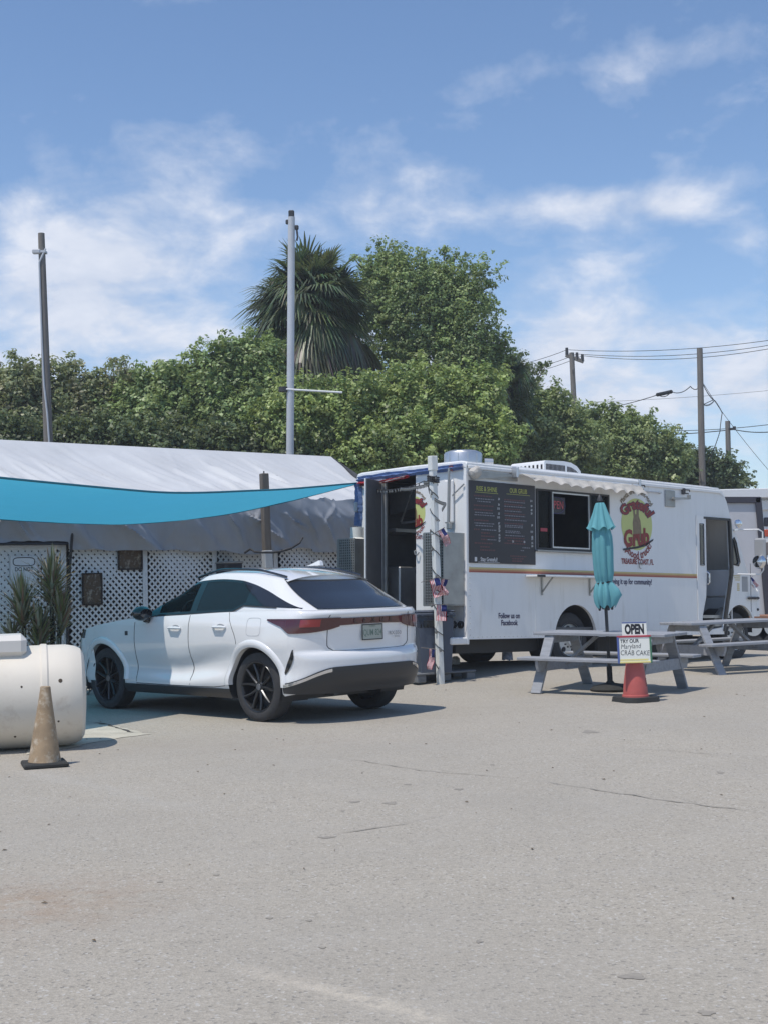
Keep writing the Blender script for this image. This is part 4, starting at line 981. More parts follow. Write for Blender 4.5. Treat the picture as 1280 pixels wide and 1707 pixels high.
b = MB(); b.box((-.55, 0, .33), (.3, 1.1, .06), bev=.02); b.cyl((-.74, .45, .31), (-.60, .45, .31), .035, n=12); b.box((1.5, 0, .25), (3.4, 1.4, .08)); b.box((0, 0, .36), (.5, 1.3, .2), bev=.05); b.build('underbody', M['black'], car)
# doors: joints, handles, badge, fuel flap, rocker
dz0 = .36
seam([(U(1.13), dz0 + .06 * k) for k in range(14)])
seam([(U(.44), 1.17), (U(.40), 1.08), (U(.345), 1.0), (U(.30), .93), (U(.275), .87), (U(.27), .83)])
seam([(U(2.18), dz0 + .05 * k) for k in range(15)])
seam([(U(1.13), .345), (U(1.6), .342), (U(2.18), .345)]); seam([(U(1.13), .345), (U(.7), .35), (U(.50), .37)])
for s in (1, -1):
    for x in (1.38, .56):
        z = .995 if x > 1 else 1.01; y = Lw(x, z)
        b = MB(); b.lathe([(0, -.012), (.07, -.008), (.085, .002), (.0, .003)], 20, Matrix.Translation((x - .01, s * (y - .002), z - .015)) @ Matrix.Rotation(R(-90 * s), 4, 'X') @ Matrix.Diagonal((1.05, .62, 1, 1))); h0 = b.build('handle_cup', M['greyin'], car)
        b = MB(); P = [(x + .125, s * (y + .004), z), (x + .08, s * (y + .034), z + .004), (x - .06, s * (y + .036), z + .004), (x - .115, s * (y + .008), z)]; b.tube(P, [.010, .016, .017, .012], 8); b.build('door_handle', M['car'], h0)
b = MB(); y = Lw(2.34, .93); b.box((2.34, y + .003, .93), (.055, .006, .05), bev=.002); b.build('fender_badge', M['darkmetal'], car)
fx, fz, fr = -.02, 1.015, .095
b = MB(); P = []
for k in range(41):
    t = 2 * math.pi * k / 40; x = fx + .115 * abs(math.cos(t)) ** .4 * (1 if math.cos(t) > 0 else -1); z = fz + fr * abs(math.sin(t)) ** .4 * (1 if math.sin(t) > 0 else -1); P.append((x, Lw(x, z) - .001, z))
b.tube(P, .003, 4); b.build('fuel_flap', M['greyin'], car)
side_panel('rocker', .42, 2.42, lambda x: .235, lambda x: .335, .012, M['black'], car, 30, 4, True, Lw)
# arches
for ax in AX:
    for s in (1, -1):
        b = MB(); P = []
        for k in range(61):
            t = R(1 + 178 * k / 60); row = []
            for r, o in ((AR - .012, -.05), (AR - .010, .010), (AR + .012, .020), (AR + .055, .016), (AR + .072, .002), (AR + .076, -.02)):
                x = ax + r * math.cos(t); z = AZ + r * math.sin(t); row.append((x, s * (Lw(x, max(.24, z)) + o), z))
            P.append(row)
        b.grid(P); b.build('wheel_arch', M['car'], car, smooth=50)
        b = MB(); P = [[(ax + AR * math.cos(R(-20 + 220 * k / 30)), s * q, AZ + AR * math.sin(R(-20 + 220 * k / 30))) for k in range(31)] for q in (.92, .55)]
        b.grid(P); b.add(P[1], [list(range(31))]); b.build('wheel_well', M['black'], car)
# mirrors
for s in (1, -1):
    b = MB(); b.lathe([(0, -.085), (.06, -.08), (.09, -.03), (.095, .02), (.07, .08), (.03, .105), (0, .11)], 18, Matrix.Translation((1.90, s * 1.035, 1.165)) @ Matrix.Rotation(R(90), 4, 'Y') @ Matrix.Diagonal((.92, 1.35, 1, 1)), None); b.beam((1.93, s * .90, 1.06), (1.91, s * 1.0, 1.10), .09, .06, bev=.02); b.build('door_mirror', M['gloss'], car)
# headlamps and grille (front, mostly turned away)
b_l = spl([(2.2, .88), (2.35, .86), (2.6, .84), (2.8, .83)]); b_h = spl([(2.2, .93), (2.35, .935), (2.6, .92), (2.8, .86)])
lower_panel('headlamp', 2.12, 2.62, lambda u: .86 + .03 * (u - 2.12), lambda u: .965 - .10 * (u - 2.12), .006, M['glassdark'], both='two')
lower_panel('grille', 2.55, 3.0, lambda u: .40, lambda u: .74, .006, M['gloss'])
# inside
for y in (.36, -.36):
    b = MB(); b.box((1.25, y, 1.02), (.16, .46, .62), Matrix.Rotation(R(-12), 3, 'Y'), bev=.06); b.box((1.12, y, 1.42), (.11, .26, .17), Matrix.Rotation(R(-10), 3, 'Y'), bev=.05); b.build('front_seat', M['black'], car)
b = MB(); b.box((.05, 0, 1.05), (.16, 1.2, .5), bev=.06)
for y in (.4, -.4): b.box((-.02, y, 1.37), (.10, .24, .14), bev=.04)
b.build('rear_seat', M['black'], car)
b = MB(); b.box((1.98, 0, 1.055), (.42, 1.3, .14), bev=.05); b.build('dashboard', M['black'], car)
b = MB(); t_ = [(1.78 + .05 * math.sin(a), .36 + .17 * math.cos(a), 1.12 + .17 * math.sin(a)) for a in [2 * math.pi * k / 24 for k in range(25)]]; b.tube(t_, .016, 6); b.build('steering_wheel', M['black'], car)
# wheels
def car_wheel():
    w = MB(); X90 = Matrix.Rotation(R(-90), 4, 'X')           # profile z -> +y (outside)
    w.lathe([(.262, -.10), (.30, -.115), (.345, -.112), (.366, -.095), (.372, -.05), (.372, .05), (.366, .092), (.345, .108), (.30, .112), (.272, .104), (.262, .098)], 56, X90, None, False)
    o = w.build('wheel', M['rubber'], car)
    q = MB(); q.lathe([(.272, .103), (.268, .108), (.258, .104), (.248, .085), (.242, .0), (.235, -.06), (.0, -.07)], 48, X90, None, False)
    q.lathe([(.062, .04), (.062, .074), (.05, .084), (.0, .086)], 24, X90, None, False)
    for k in range(10):
        a0 = 2 * math.pi * (k // 2) / 5 + (.20 if k % 2 else -.20) + .12
        a1 = 2 * math.pi * (k // 2) / 5 + (.36 if k % 2 else -.36) + .12
        r = lambda rr, a, y: (rr * math.cos(a), y, rr * math.sin(a))
        wv = Vector((-math.sin(a0), 0, math.cos(a0)))
        pts = []
        for rr, aa, y, hw in ((.05, a0, .074, .017), (.15, (a0 + a1) / 2, .082, .014), (.252, a1, .098, .013)):
            c = Vector(r(rr, aa, y)); pts.append([c - wv * hw, c - wv * hw * .4 + Vector((0, .012, 0)), c + wv * hw * .4 + Vector((0, .012, 0)), c + wv * hw, c + wv * hw - Vector((0, .03, 0)), c - wv * hw - Vector((0, .03, 0))])
        q.grid(pts, closed=True)
    q.build('rim', M['rimblk'], o, smooth=30)
    q = MB(); q.lathe([(0, .0), (.036, .0), (.034, .006), (0, .008)], 20, Matrix.Translation((0, .086, 0)) @ X90); q.build('hub_cap', M['silver'], o)
    return o
cw = car_wheel()
def place_wheel(o, x, s): o.location = (x, s * .80, .372); o.rotation_euler = (0, rng.uniform(0, 1.2) if s > 0 else 0, 0 if s > 0 else math.pi)
place_wheel(cw, 0, 1)
for x, s in ((2.85, 1), (0, -1), (2.85, -1)): place_wheel(wcopy(cw), x, s)
# ================================================================== TARP SHELTER, LATTICE, SAIL
TP = Vector((-5.28, 20.0, 0)); TA = R(39)
TMx = Matrix.Translation(TP) @ Matrix.Rotation(TA, 4, 'Z')
tent = thing('tarp_shelter', 'long shelter covered by a creased silver-grey tarp', 'shelter', mtx=TMx)
T0, T1, ZE, ZR, BR = -9.0, 6.82, 2.93, 3.93, 1.6
def crease(t, s):
    c = 0
    for (t0, w, sl, a) in ((0.2, .10, .9, .05), (1.6, .07, 1.1, .04), (2.6, .08, .8, .05), (4.0, .06, 1.2, .06), (4.5, .05, .7, .05), (5.5, .07, 1.4, .05), (-1.2, .1, 1.0, .05), (3.2, .05, -.6, .03), (6.1, .05, 1.0, .05)):
        d = (t - t0 - sl * s) / w; c += a * (math.exp(-d * d) - .5 * math.exp(-(d / 2.2) ** 2))
    return c
RG = [(rng.uniform(T0, T1), rng.uniform(.5, 1.5), rng.uniform(.025, .06), rng.uniform(.02, .05), rng.uniform(0, .6), rng.uniform(.5, 1.0)) for _ in range(95)]
RF = [(rng.uniform(T0, T1), rng.choice((1.0, 1.3, 1.6, .7, -.6)), rng.uniform(.025, .06), rng.uniform(.025, .055), rng.uniform(0.9, 1.3), rng.uniform(.4, .9)) for _ in range(46)]
def ridges(t, s, which):                             # long thin folds that run down the cloth
    r = 0
    for (t0, sl, w, a, s0, ln) in (RF if which else RG):
        q = (s - s0) / ln
        if 0 < q < 1:
            d = (t - t0 - sl * (s - s0)) / w
            if abs(d) < 3: r += a * math.exp(-d * d) * math.sin(math.pi * q) ** .7
    return r
def tz(t): return 2.20 + (.0 if t < .42 else -.12 - .035 * (t - .42) / 3)
P = []; EO = -.38
NT_ = 560
for j in range(29):                                 # ridge down to the eave
    s = j / 28; row = []
    for i in range(NT_ + 1):
        t = T0 + (T1 - T0) * i / NT_; lift = .06 * fbm((t * .5, s * 1.2, 3), 2) + .075 * fbm((t * 1.6 - s * 2.4, s * .5, 8), 3) + .05 * max(0, fbm((t * 3.2 - s * 3.6, s * .5, 2), 2)) + .45 * crease(t, s)
        lift = (lift + 1.7 * ridges(t, s, 0)) * min(1, s * 6)
        row.append((t + .05 * fbm((t, s, 1)), BR + (EO - BR) * s, ZR + (ZE - ZR) * s - .10 * math.sin(math.pi * s) + .7 * lift))
    P.append(row)
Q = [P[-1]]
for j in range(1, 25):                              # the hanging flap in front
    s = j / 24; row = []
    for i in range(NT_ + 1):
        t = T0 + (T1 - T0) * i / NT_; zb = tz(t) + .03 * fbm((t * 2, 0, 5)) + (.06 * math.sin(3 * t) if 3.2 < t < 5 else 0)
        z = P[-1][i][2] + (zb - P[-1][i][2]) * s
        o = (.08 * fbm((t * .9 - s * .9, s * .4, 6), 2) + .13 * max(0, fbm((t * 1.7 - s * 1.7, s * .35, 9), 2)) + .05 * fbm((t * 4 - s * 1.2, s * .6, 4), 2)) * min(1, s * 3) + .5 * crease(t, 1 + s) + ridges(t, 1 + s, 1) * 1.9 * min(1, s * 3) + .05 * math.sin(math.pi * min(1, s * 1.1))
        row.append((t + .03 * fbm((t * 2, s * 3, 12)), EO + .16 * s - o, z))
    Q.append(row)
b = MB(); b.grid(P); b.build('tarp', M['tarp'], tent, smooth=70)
b = MB(); b.grid(Q); flapo = b.build('hanging_tarp', mat('shaded_grey_tarp', (.34, .355, .38), .5, var=.15, vscale=1.4, bump=.35, bscale=9), tent, smooth=70)  # darker grey than the roof sheet paints in the flap's shade
b = MB()
rows = [[(T0 + (T1 - T0) * i / 40, BR + .02 + 1.6 * s, ZR - .04 - 1.0 * s - .05 * math.sin(3 * s)) for i in range(41)] for s in (0, .5, 1)] + [[(T0 + (T1 - T0) * i / 40, BR + 1.65, .05) for i in range(41)]]
b.grid(rows); 
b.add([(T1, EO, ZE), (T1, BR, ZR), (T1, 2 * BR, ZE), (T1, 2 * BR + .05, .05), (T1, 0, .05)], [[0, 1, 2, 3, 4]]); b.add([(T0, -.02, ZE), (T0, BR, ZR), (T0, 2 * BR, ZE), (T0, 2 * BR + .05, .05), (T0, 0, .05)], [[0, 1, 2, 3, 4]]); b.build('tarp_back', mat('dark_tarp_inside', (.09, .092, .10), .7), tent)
b = MB()
for t in (-8.8, -5, -1.2, 2.6, 6.7): b.beam((t, .05, 0), (t, .05, ZE - .05), .05, .05, up=(0, 1, 0)); b.beam((t, .05, ZE - .10), (t, BR, ZR - .32), .05, .05)
b.beam((T0 + .1, BR, ZR - .32), (T1 - .1, BR, ZR - .32), .05, .05); b.build('frame', M['steel'], tent)
b = MB(); b.tube([(T0, -.22, 2.17), (-1, -.21, 2.165), (.42, -.20, 2.17)], .022, 8); b.build('flap_hem', M['black'], tent)
b = MB(); b.tube([(.44, -.42, 2.95), (.43, -.40, 2.6), (.46, -.26, 2.2), (.47, -.06, 1.2), (.47, -.05, 0)], .022, 8); b.build('corner_cord', M['black'], tent)
# lattice panels
def lattice(t0, t1, label, z0=.04, z1=2.16, y=-.02):
    o = thing('lattice_panel', label, 'lattice', mtx=TMx @ Matrix.Translation((t0, y, 0)), group='lattice panels under the tarp')
    w = t1 - t0; h = z1 - z0; pitch = .107; sw = .056; b = MB()
    for d in (1, -1):
        k = -h if d > 0 else 0; end = w if d > 0 else w + h
        while k < end:
            # line x = k + d*z ; clip to the rectangle
            za = max(0, (0 - k) * d if d > 0 else (k - w)); zb = min(h, (w - k) if d > 0 else k)
            if zb - za > .03:
                xa, xb = k + d * za, k + d * zb; o_ = .004 if d > 0 else -.004; q = sw * .707
                pts = [(xa - q, z0 + za), (xa + q, z0 + za), (xb + q, z0 + zb), (xb - q, z0 + zb)]
                pts = [(min(w, max(0, x)), z) for x, z in pts]
                b.prism(pts, lambda a, c, t: (a, t + o_, c), -.0035, .0035)
            k += pitch
    g_ = b.build('lattice_slats', M['lattice'], o, smooth=0, recalc=True); g_['kind'] = 'stuff'
    for nm, c, s in (('batten', (w / 2, -.012, z1 - .03), (w, .02, .07)), ('batten', (w / 2, -.012, z0 + .03), (w, .02, .07))):
        b = MB(); b.box(c, s, bev=.003); b.build(nm, M['lattice'], o)
    b = MB(); b.box((w + .03, -.010, (z0 + z1) / 2), (.085, .024, h), bev=.003); b.build('upright_batten', M['lattice'], o)
    return o
lattice(-2.6, .40, 'white lattice panel behind the spiky plants, left of the cord')
lattice(.52, 1.80, 'white lattice panel that carries the two rusty sheets')
lattice(1.88, 3.10, 'white lattice panel behind the car roof with the small dark box at its end')
lattice(3.18, 4.32, 'white lattice panel beside the brown post')
lattice(4.42, 5.72, 'white lattice panel nearest the food truck')
lattice(5.80, 6.80, 'short lattice panel behind the propane cage')
def on_fence(name, label, cat, t, z, y=-.05): return thing(name, label, cat, mtx=TMx @ Matrix.Translation((t, y, z)))
def rusty(t, z, w, h, label):
    o = on_fence('rusty_sheet', label, 'metal sheet', t, z); b = MB()
    P = [[(x * w / 2, .012 * fbm((x * 2 + t, y * 2, 3)), y * h / 2) for y in np.linspace(-1, 1, 8)] for x in np.linspace(-1, 1, 8)]
    b.grid(P); b.build('sheet', M['rust'], o)
    b = MB()
    for s in (1, -1): b.box((0, -.004, s * (h / 2 - .01)), (w, .024, .022)); b.box((s * (w / 2 - .01), -.0045, 0), (.022, .024, h - .04))
    b.build('rim', mat('dark_rust', (.05, .035, .028), .9, var=.4, vscale=9), o); o['group'] = 'rusty sheets on the lattice'
rusty(1.56, 1.93, .43, .34, 'wide rusty sheet at the top of the lattice')
rusty(.895, 1.47, .34, .50, 'tall rusty sheet lower on the lattice')
sg_ = on_fence('notice_plate', 'white notice with an oval outline on the lattice behind the spiky plant', 'sign', -.22, 1.82); b = MB(); b.box((0, 0, -.04), (.42, .012, .42), bev=.003); pl_ = b.build('plate', M['lattice'], sg_)
b = MB(); b.tube([(.17 * (abs(math.cos(t)) ** .5) * (1 if math.cos(t) > 0 else -1), -.009, .085 + .062 * (abs(math.sin(t)) ** .6) * (1 if math.sin(t) > 0 else -1)) for t in [2 * math.pi * k / 40 for k in range(41)]], .006, 5); b.build('oval_outline', M['inkblack'], sg_)
b = MB(); b.text('DO NOT', lambda x, z: (x, -.010, -.03 + z), .085, .01, .85); b.build('lettering', M['inkblack'], sg_, smooth=0)
bx = on_fence('metal_box', 'dark open metal box with a grey rim fixed to the lattice above the car roof', 'box', 3.32, 1.75, -.18); b = MB(); b.box((0, 0, 0), (.34, .28, .20), bev=.01); b.build('casing', M['darkmetal'], bx)
b = MB(); b.box((0, 0, .105), (.38, .30, .03), bev=.008); b.build('lid', M['steel'], bx); b = MB(); b.box((.02, -.143, -.01), (.24, .01, .14)); b.build('opening', M['inkblack'], bx)
for s in (-.15, .15):
    b = MB(); b.beam((s, -.12, -.10), (s, .15, -.10), .03, .03); b.beam((s, .14, -.35), (s, .14, -.08), .03, .03, up=(0, 1, 0)); b.build('bracket', M['steel'], bx)
# brown post with its pale sleeve and a hanging cable
q = at(450, 945, 21.9); po = thing('wooden_post', 'weathered brown post with a pale lower sleeve in front of the tarp', 'post', (q.x, q.y, 0)); po.rotation_euler = (0, R(-1.2), R(30))
b = MB(); b.box((0, 0, 2.62), (.125, .125, 1.40), bev=.012); b.build('upper_post', M['wood'], po); b = MB(); b.box((0, 0, 1.02), (.145, .145, 2.04), bev=.012); b.build('sleeve', mat('pale_zinc_sleeve', (.46, .48, .49), .6, var=.25, vscale=4, dirt=((.25, .24, .22), 5, .55, .6)), po)
b = MB(); b.cyl((.0, 0, 3.3), (0, 0, 3.36), .012, n=6); b.build('nail', M['darkmetal'], po)
cb = MB(); P = [at(x, y, 21.6 + .2 * math.sin(x * .05)) for x, y in ((408, 922), (418, 915), (425, 920), (438, 921), (455, 921), (470, 919), (486, 914), (500, 905), (505, 896))]
P2 = []
for a, c in zip(P[:-1], P[1:]): P2 += [a.lerp(c, k / 4) for k in range(4)]
cb.tube(P2 + [P[-1]], .018, 6); tag(cb.build('hanging_cable', M['wire']), 'dark cable looped across the brown post sleeve', 'cable')
# turquoise sail
near = [tw(-.02, W_ + .02, 2.36), (-1.62, 17.75, 2.735), (-2.80, 15.35, 2.585), (-3.87, 13.2, 2.60), (-4.7, 11.6, 2.78)]
far = [tw(-.02, W_ + .02, 2.35), (-1.70, 19.72, 2.645), (-2.56, 19.4, 2.485), (-3.78, 18.9, 2.385), (-5.3, 18.3, 2.46), (-8.0, 17.2, 2.80)]
def cr3(pts, n):
    pts = [Vector(p) for p in pts]; L = [0]
    for a, c in zip(pts[:-1], pts[1:]): L.append(L[-1] + (c - a).length)
    fx_ = [spl([(L[i], p[k]) for i, p in enumerate(pts)]) for k in range(3)]
    return [Vector([f(L[-1] * i / (n - 1)) for f in fx_]) for i in range(n)]
A = cr3(near, 61); B = cr3(far, 61); P = []
for i in range(61):
    row = []
    for k in range(17):
        v = k / 16; p = A[i].lerp(B[i], v); w_ = (A[i] - B[i]).length
        p.z += .035 * w_ * math.sin(math.pi * v) * .4 + .010 * fbm((p.x * 1.5, p.y * 1.5, 2)); row.append(p)
    P.append(row)
sailo = thing('shade_sail', 'turquoise shade sail stretched from the truck corner over the car', 'shade sail', (0, 0, 0))
b = MB(); b.grid(P); b.build('cloth', M['sail'], sailo, smooth=80)
b = MB(); b.tube([p + Vector((0, 0, .006)) for p in A], .013, 6); b.tube([p + Vector((0, 0, .004)) for p in B], .010, 6); b.build('hem_cord', mat('teal_hem', (.02, .16, .22), .8), sailo)
# ================================================================== PICNIC TABLES
def picnic_table(label, x, y, rz, roll=0):
    t = thing('picnic_table', label, 'picnic table', (x, y, gz(x, y) * .4), rz, 'grey picnic tables in front of the food truck'); t.rotation_euler = (0, roll, rz)
    for k in range(5):
        m = MB(); m.box((rng.uniform(-.008, .008), -.284 + .142 * k, .735), (1.83, .136, .038), bev=.006); m.build('tabletop_board', M['table'], t)
    for s in (1, -1):
        for k in range(2):
            m = MB(); m.box((rng.uniform(-.006, .006), s * (.555 + .142 * k), .435), (1.83, .136, .038), bev=.006); m.build('bench_board', M['table'], t)
    for u in (-.68, .68):
        for s in (1, -1):
            m = MB(); m.beam((u, s * .30, .716), (u, s * .70, .0), .038, .14, up=(1, 0, 0), bev=.004)
            m.build('leg', M['table'], t)
        m = MB(); m.prism([(-.74, .36), (-.70, .275), (.70, .275), (.74, .36), (.74, .414), (-.74, .414)], lambda a, c, q: (u + q, a, c), .021, .059); m.build('bench_beam', M['table'], t)
        m = MB(); m.prism([(-.34, .716), (-.34, .68), (-.28, .62), (.28, .62), (.34, .68), (.34, .716)], lambda a, c, q: (u + q, a, c), .021, .059); m.build('top_beam', M['table'], t)
        m = MB(); m.beam((u - (.05 if u > 0 else -.05), .0, .34), (u * .25, 0, .70), .075, .036, bev=.003); m.build('diagonal_brace', M['table'], t)
    return t
picnic_table('grey picnic table with the closed umbrella through it', 2.81, 16.87, R(-36.5), R(.8))
picnic_table('grey picnic table nearer the truck cab, without an umbrella', 5.03, 19.92, R(29))
# ------------------------------------------------------------------ closed umbrella
um = thing('patio_umbrella', 'closed teal umbrella standing through the picnic table', 'umbrella', (2.82, 16.9, .02)); um.rotation_euler = (0, R(-1.3), 0)
b = MB(); b.lathe([(.0, 0), (.25, 0), (.26, .02), (.22, .055), (.06, .09), (.035, .12), (.035, .30), (0, .30)], 28); b.build('base', M['conebase'], um)
b = MB(); b.cyl((0, 0, .05), (0, 0, 2.42), .021, n=14); b.lathe([(.02, 2.40), (.035, 2.41), (.03, 2.45), (.012, 2.49), (0, 2.5)], 12); b.build('pole', M['darkmetal'], um)
def pleats(prof, n, depth, name, par, seed, lean=None):
    rows = []; N = 96
    for i, (r, z) in enumerate(prof):
        row = []
        for k in range(N):
            t = 2 * math.pi * k / N
            ph = t * n + .5 * math.sin(t * 2 + seed) + .35 * math.sin(z * 6 + seed)
            q = r * (1 + depth(z) * (abs(math.cos(ph / 2)) * 2 - 1.1)) + .012 * fbm((math.cos(t) * 2, math.sin(t) * 2, z * 4 + seed)) * (1 if r > .06 else .3)
            if lean: q += lean(t, z)
            row.append((q * math.cos(t), q * math.sin(t), z + (.022 * math.cos(ph) if i == len(prof) - 1 else 0)))
        rows.append(row)
    m = MB(); m.grid(rows, closed=True); return m.build(name, M['teal'], par, recalc=False, smooth=70)
pleats([(.045, 2.39), (.06, 2.36), (.085, 2.28), (.115, 2.18), (.145, 2.09), (.16, 2.055)], 8, lambda z: .18, 'top_tier', um, 1)
flap = lambda t, z: .10 * math.exp(-((t - 5.9) / .35) ** 2) * math.exp(-((z - 1.22) / .11) ** 2)
pleats([(.07, 2.16), (.105, 2.06), (.118, 1.95), (.125, 1.80), (.122, 1.62), (.115, 1.48), (.098, 1.40), (.085, 1.375), (.10, 1.35), (.125, 1.28), (.14, 1.20), (.13, 1.12), (.115, 1.06)], 8, lambda z: .16 if z < 1.40 else .12, 'canopy', um, 4, flap)
b = MB(); b.tube([(.092 * math.cos(t), .092 * math.sin(t), 1.375 + .018 * math.sin(t + 1)) for t in [2 * math.pi * k / 28 for k in range(29)]], .010, 6); b.build('tie_strap', M['wire'], um)
for k in range(8):
    a = 2 * math.pi * k / 8 + .2; b = MB(); b.lathe([(0, -.03), (.016, -.02), (.016, .02), (0, .04)], 8, Matrix.Translation((.085 * math.cos(a), .085 * math.sin(a), 1.045 + .01 * math.sin(5 * a)))); b.build('rib_tip', M['darkmetal'], um)
# ------------------------------------------------------------------ orange cone and the sign on it
cp = ground_at(1059, 1169)
co = thing('traffic_cone', 'faded orange traffic cone carrying the white sign board', 'traffic cone', (cp.x, cp.y, gz(cp.x, cp.y)), R(25))
b = MB(); b.prism([(-.235, -.15), (-.235, .15), (-.15, .235), (.15, .235), (.235, .15), (.235, -.15), (.15, -.235), (-.15, -.235)], lambda a, c, t: (a * (1 - .8 * t), c * (1 - .8 * t), t), 0, .055); b.build('base', M['conebase'], co)
b = MB(); b.lathe([(.158, .05), (.155, .075), (.145, .08), (.135, .20), (.112, .36), (.088, .52), (.07, .66), (.055, .76), (.05, .765), (0, .765)], 32); b.build('body', M['cone'], co)
b = MB()
for k, z in enumerate((.26, .235, .21, .185)):
    P = [[(.0, 0, 0)] * 2] * 0; r = .135 - (z - .20) * .145 + .0025; rows = []
    for i in range(8):
        a = R(-62 + 4.4 * i * (1 - .1 * k)) ; rows.append([(r * math.cos(a), r * math.sin(a), z - .006), (r * math.cos(a), r * math.sin(a), z + .006)])
    b.grid(rows)
b.build('worn_stencil', M['dullred'], co, smooth=0)
yaw_s = R(3); SMx = Matrix.Translation((cp.x - .02, cp.y - .155, gz(cp.x, cp.y) + .455)) @ Matrix.Rotation(yaw_s, 4, 'Z') @ Matrix.Rotation(R(-5), 4, 'X')
sb = thing('sign_board', 'white message board with a coloured frame hung on the orange cone', 'sign', mtx=SMx)
b = MB(); b.box((0, 0, .155), (.375, .014, .30), bev=.002); b.build('whiteboard', M['whiteboard'], sb)
for nm, c, s, mm in (('frame_top', (0, -.004, .305), (.40, .022, .022), 'wbred'), ('frame_left', (-.19, -.0045, .15), (.022, .021, .31), 'wbblue'), ('frame_right', (.19, -.0045, .15), (.022, .021, .31), 'wbgreen'), ('frame_bottom', (0, -.004, .008), (.37, .020, .02), 'wbyellow')):
    b = MB(); b.box(c, s, bev=.003); b.build(nm, M[mm], sb)
hf = lambda x0, z0, sl=0: (lambda x, z: (x0 + x, -.0086, z0 + z + sl * x))
b = MB(); b.text('TRY OUR', hf(-.055, .250, .02), .060, .020, .86); b.build('handwriting', M['inkblack'], sb, smooth=0)
b = MB(); b.text('Maryland', hf(-.045, .190, .03), .080, -.006, .80, shear=.18); b.build('handwriting', M['darkmetal'], sb, smooth=0)
b = MB(); b.text('CRAB CAKE', hf(.0, .112, -.03), .082, -.004, .78, shear=.15); b.build('handwriting', M['darkmetal'], sb, smooth=0)
b = MB(); b.box((-.01, -.0082, .036), (.33, .002, .018)); b.build('printed_band', M['wbyellow'], sb)
op = thing('open_sign', 'small white OPEN card standing above the message board', 'sign', mtx=SMx @ Matrix.Translation((.012, .004, .318)))
b = MB(); b.box((0, 0, .07), (.29, .008, .15), bev=.002); b.build('card', M['whiteboard'], op); b = MB(); b.box((0, -.001, .147), (.285, .010, .012)); b.build('top_edge', M['wbblue'], op)
b = MB(); b.text('OPEN', hf(0, .066), .150, .055, .58); o = b.build('lettering', M['inkblack'], op, smooth=0); o.location = (0, .0035, 0)
# ------------------------------------------------------------------ brown cone and cream tank
bp = ground_at(75, 1277)
bc = thing('traffic_cone', 'dirty brown traffic cone in front of the cream tank', 'traffic cone', (bp.x, bp.y, gz(bp.x, bp.y)), R(20))
b = MB(); b.box((0, 0, .02), (.36, .36, .04), bev=.012); b.build('base', M['conebase'], bc)
b = MB(); b.lathe([(.135, .04), (.13, .055), (.118, .12), (.098, .26), (.075, .42), (.052, .58), (.042, .655), (.036, .66), (.030, .655), (.030, .60)], 30, None, lambda t, i: .02 * math.sin(2 * t + i)); bb = b.build('body', M['brown'], bc); bb.rotation_euler = (0, R(1.2), 0)
TKp = Vector((-3.14, 12.42, 0)); tA = math.atan2(.27, .96)
tk = thing('water_tank', 'cream plastic tank lying on its side at the lot edge', 'tank', (TKp.x, TKp.y, 0), tA)
XY = Matrix.Rotation(R(90), 4, 'Y'); rT = .47
Tm = Matrix.Translation((0, 0, rT + .01)) @ XY
b = MB(); b.lathe([(0, -2.8), (.35, -2.79), (.44, -2.72), (rT, -2.6), (rT, -.115), (rT + .012, -.10), (rT + .012, -.055), (rT, -.04), (rT, .12), (.455, .20), (.43, .255), (.38, .285), (.2, .30), (0, .305)], 72, Tm); b.build('shell', M['tank'], tk, smooth=30)
b = MB(); b.box((-.66, 0, rT * 2 + .02), (.86, .62, .20), bev=.05); b.build('manway_collar', M['tankrib'], tk); b = MB(); b.lathe([(.27, 0), (.28, .02), (.27, .05), (.22, .07), (0, .075)], 30, Matrix.Translation((-.78, .0, rT * 2 + .12))); b.build('black_lid', M['black'], tk)
b = MB(); b.cyl((-.235, -.18, rT * 2 + .03), (-.222, -.18, rT * 2 + .03), .018, n=10); b.build('collar_bolt', M['inkblack'], tk)
b = MB()
for q, (px, a_, r_) in enumerate(((.06, 200, .022), (.04, 206, .012), (-.28, 195, .012), (-.34, 225, .014), (.0, 240, .012), (-.6, 205, .01))):
    c_ = Vector((px, (rT + .002) * math.sin(R(a_)) if False else -(rT + .002) * math.cos(R(a_ - 180)), rT + .01 - (rT + .002) * math.sin(R(a_ - 180)) * (1 if a_ > 200 else -1)))
    n_ = Vector((0, c_.y, c_.z - rT - .01)).normalized(); b.cyl(c_ - n_ * .004, c_ + n_ * .001, r_, r_ * .7, 7)
b.build('scuff_mark', M['bark'], tk)
# ------------------------------------------------------------------ flag post, flags, string lights
pp = ground_at(734, 1146)
fp = thing('flag_post', 'white flaking square post wound with string lights beside the truck', 'post', (pp.x, pp.y, gz(pp.x, pp.y) - .01)); fp.rotation_euler = (R(.2), R(-.75), R(33))
b = MB(); b.box((0, 0, 1.56), (.084, .084, 3.14), bev=.006); b.build('post', M['postwhite'], fp); b = MB(); b.box((0, 0, 3.05), (.102, .102, .20), bev=.006); b.build('cap_block', M['postwhite'], fp)
b = MB()
for z in (2.80, 2.83, 2.86): b.tube([(x, y, z + .015 * math.sin(9 * x + 40 * y)) for x, y in ((-.055, -.055), (.055, -.055), (.055, .055), (-.055, .055), (-.055, -.055))], .014, 5)
b.build('wire_wrap', M['wire'], fp)
P = []
for k in range(150):
    t = k / 149 * 9.6 * 2 * math.pi; z = 2.78 - 2.55 * k / 149; r = .049 / max(abs(math.cos(t)), abs(math.sin(t))) * 1.0; P.append((r * math.cos(t), r * math.sin(t), z + .03 * math.sin(t * .37)))
b = MB(); b.tube(P, .006, 4); sl_ = b.build('light_string', M['wire'], fp)
b = MB()
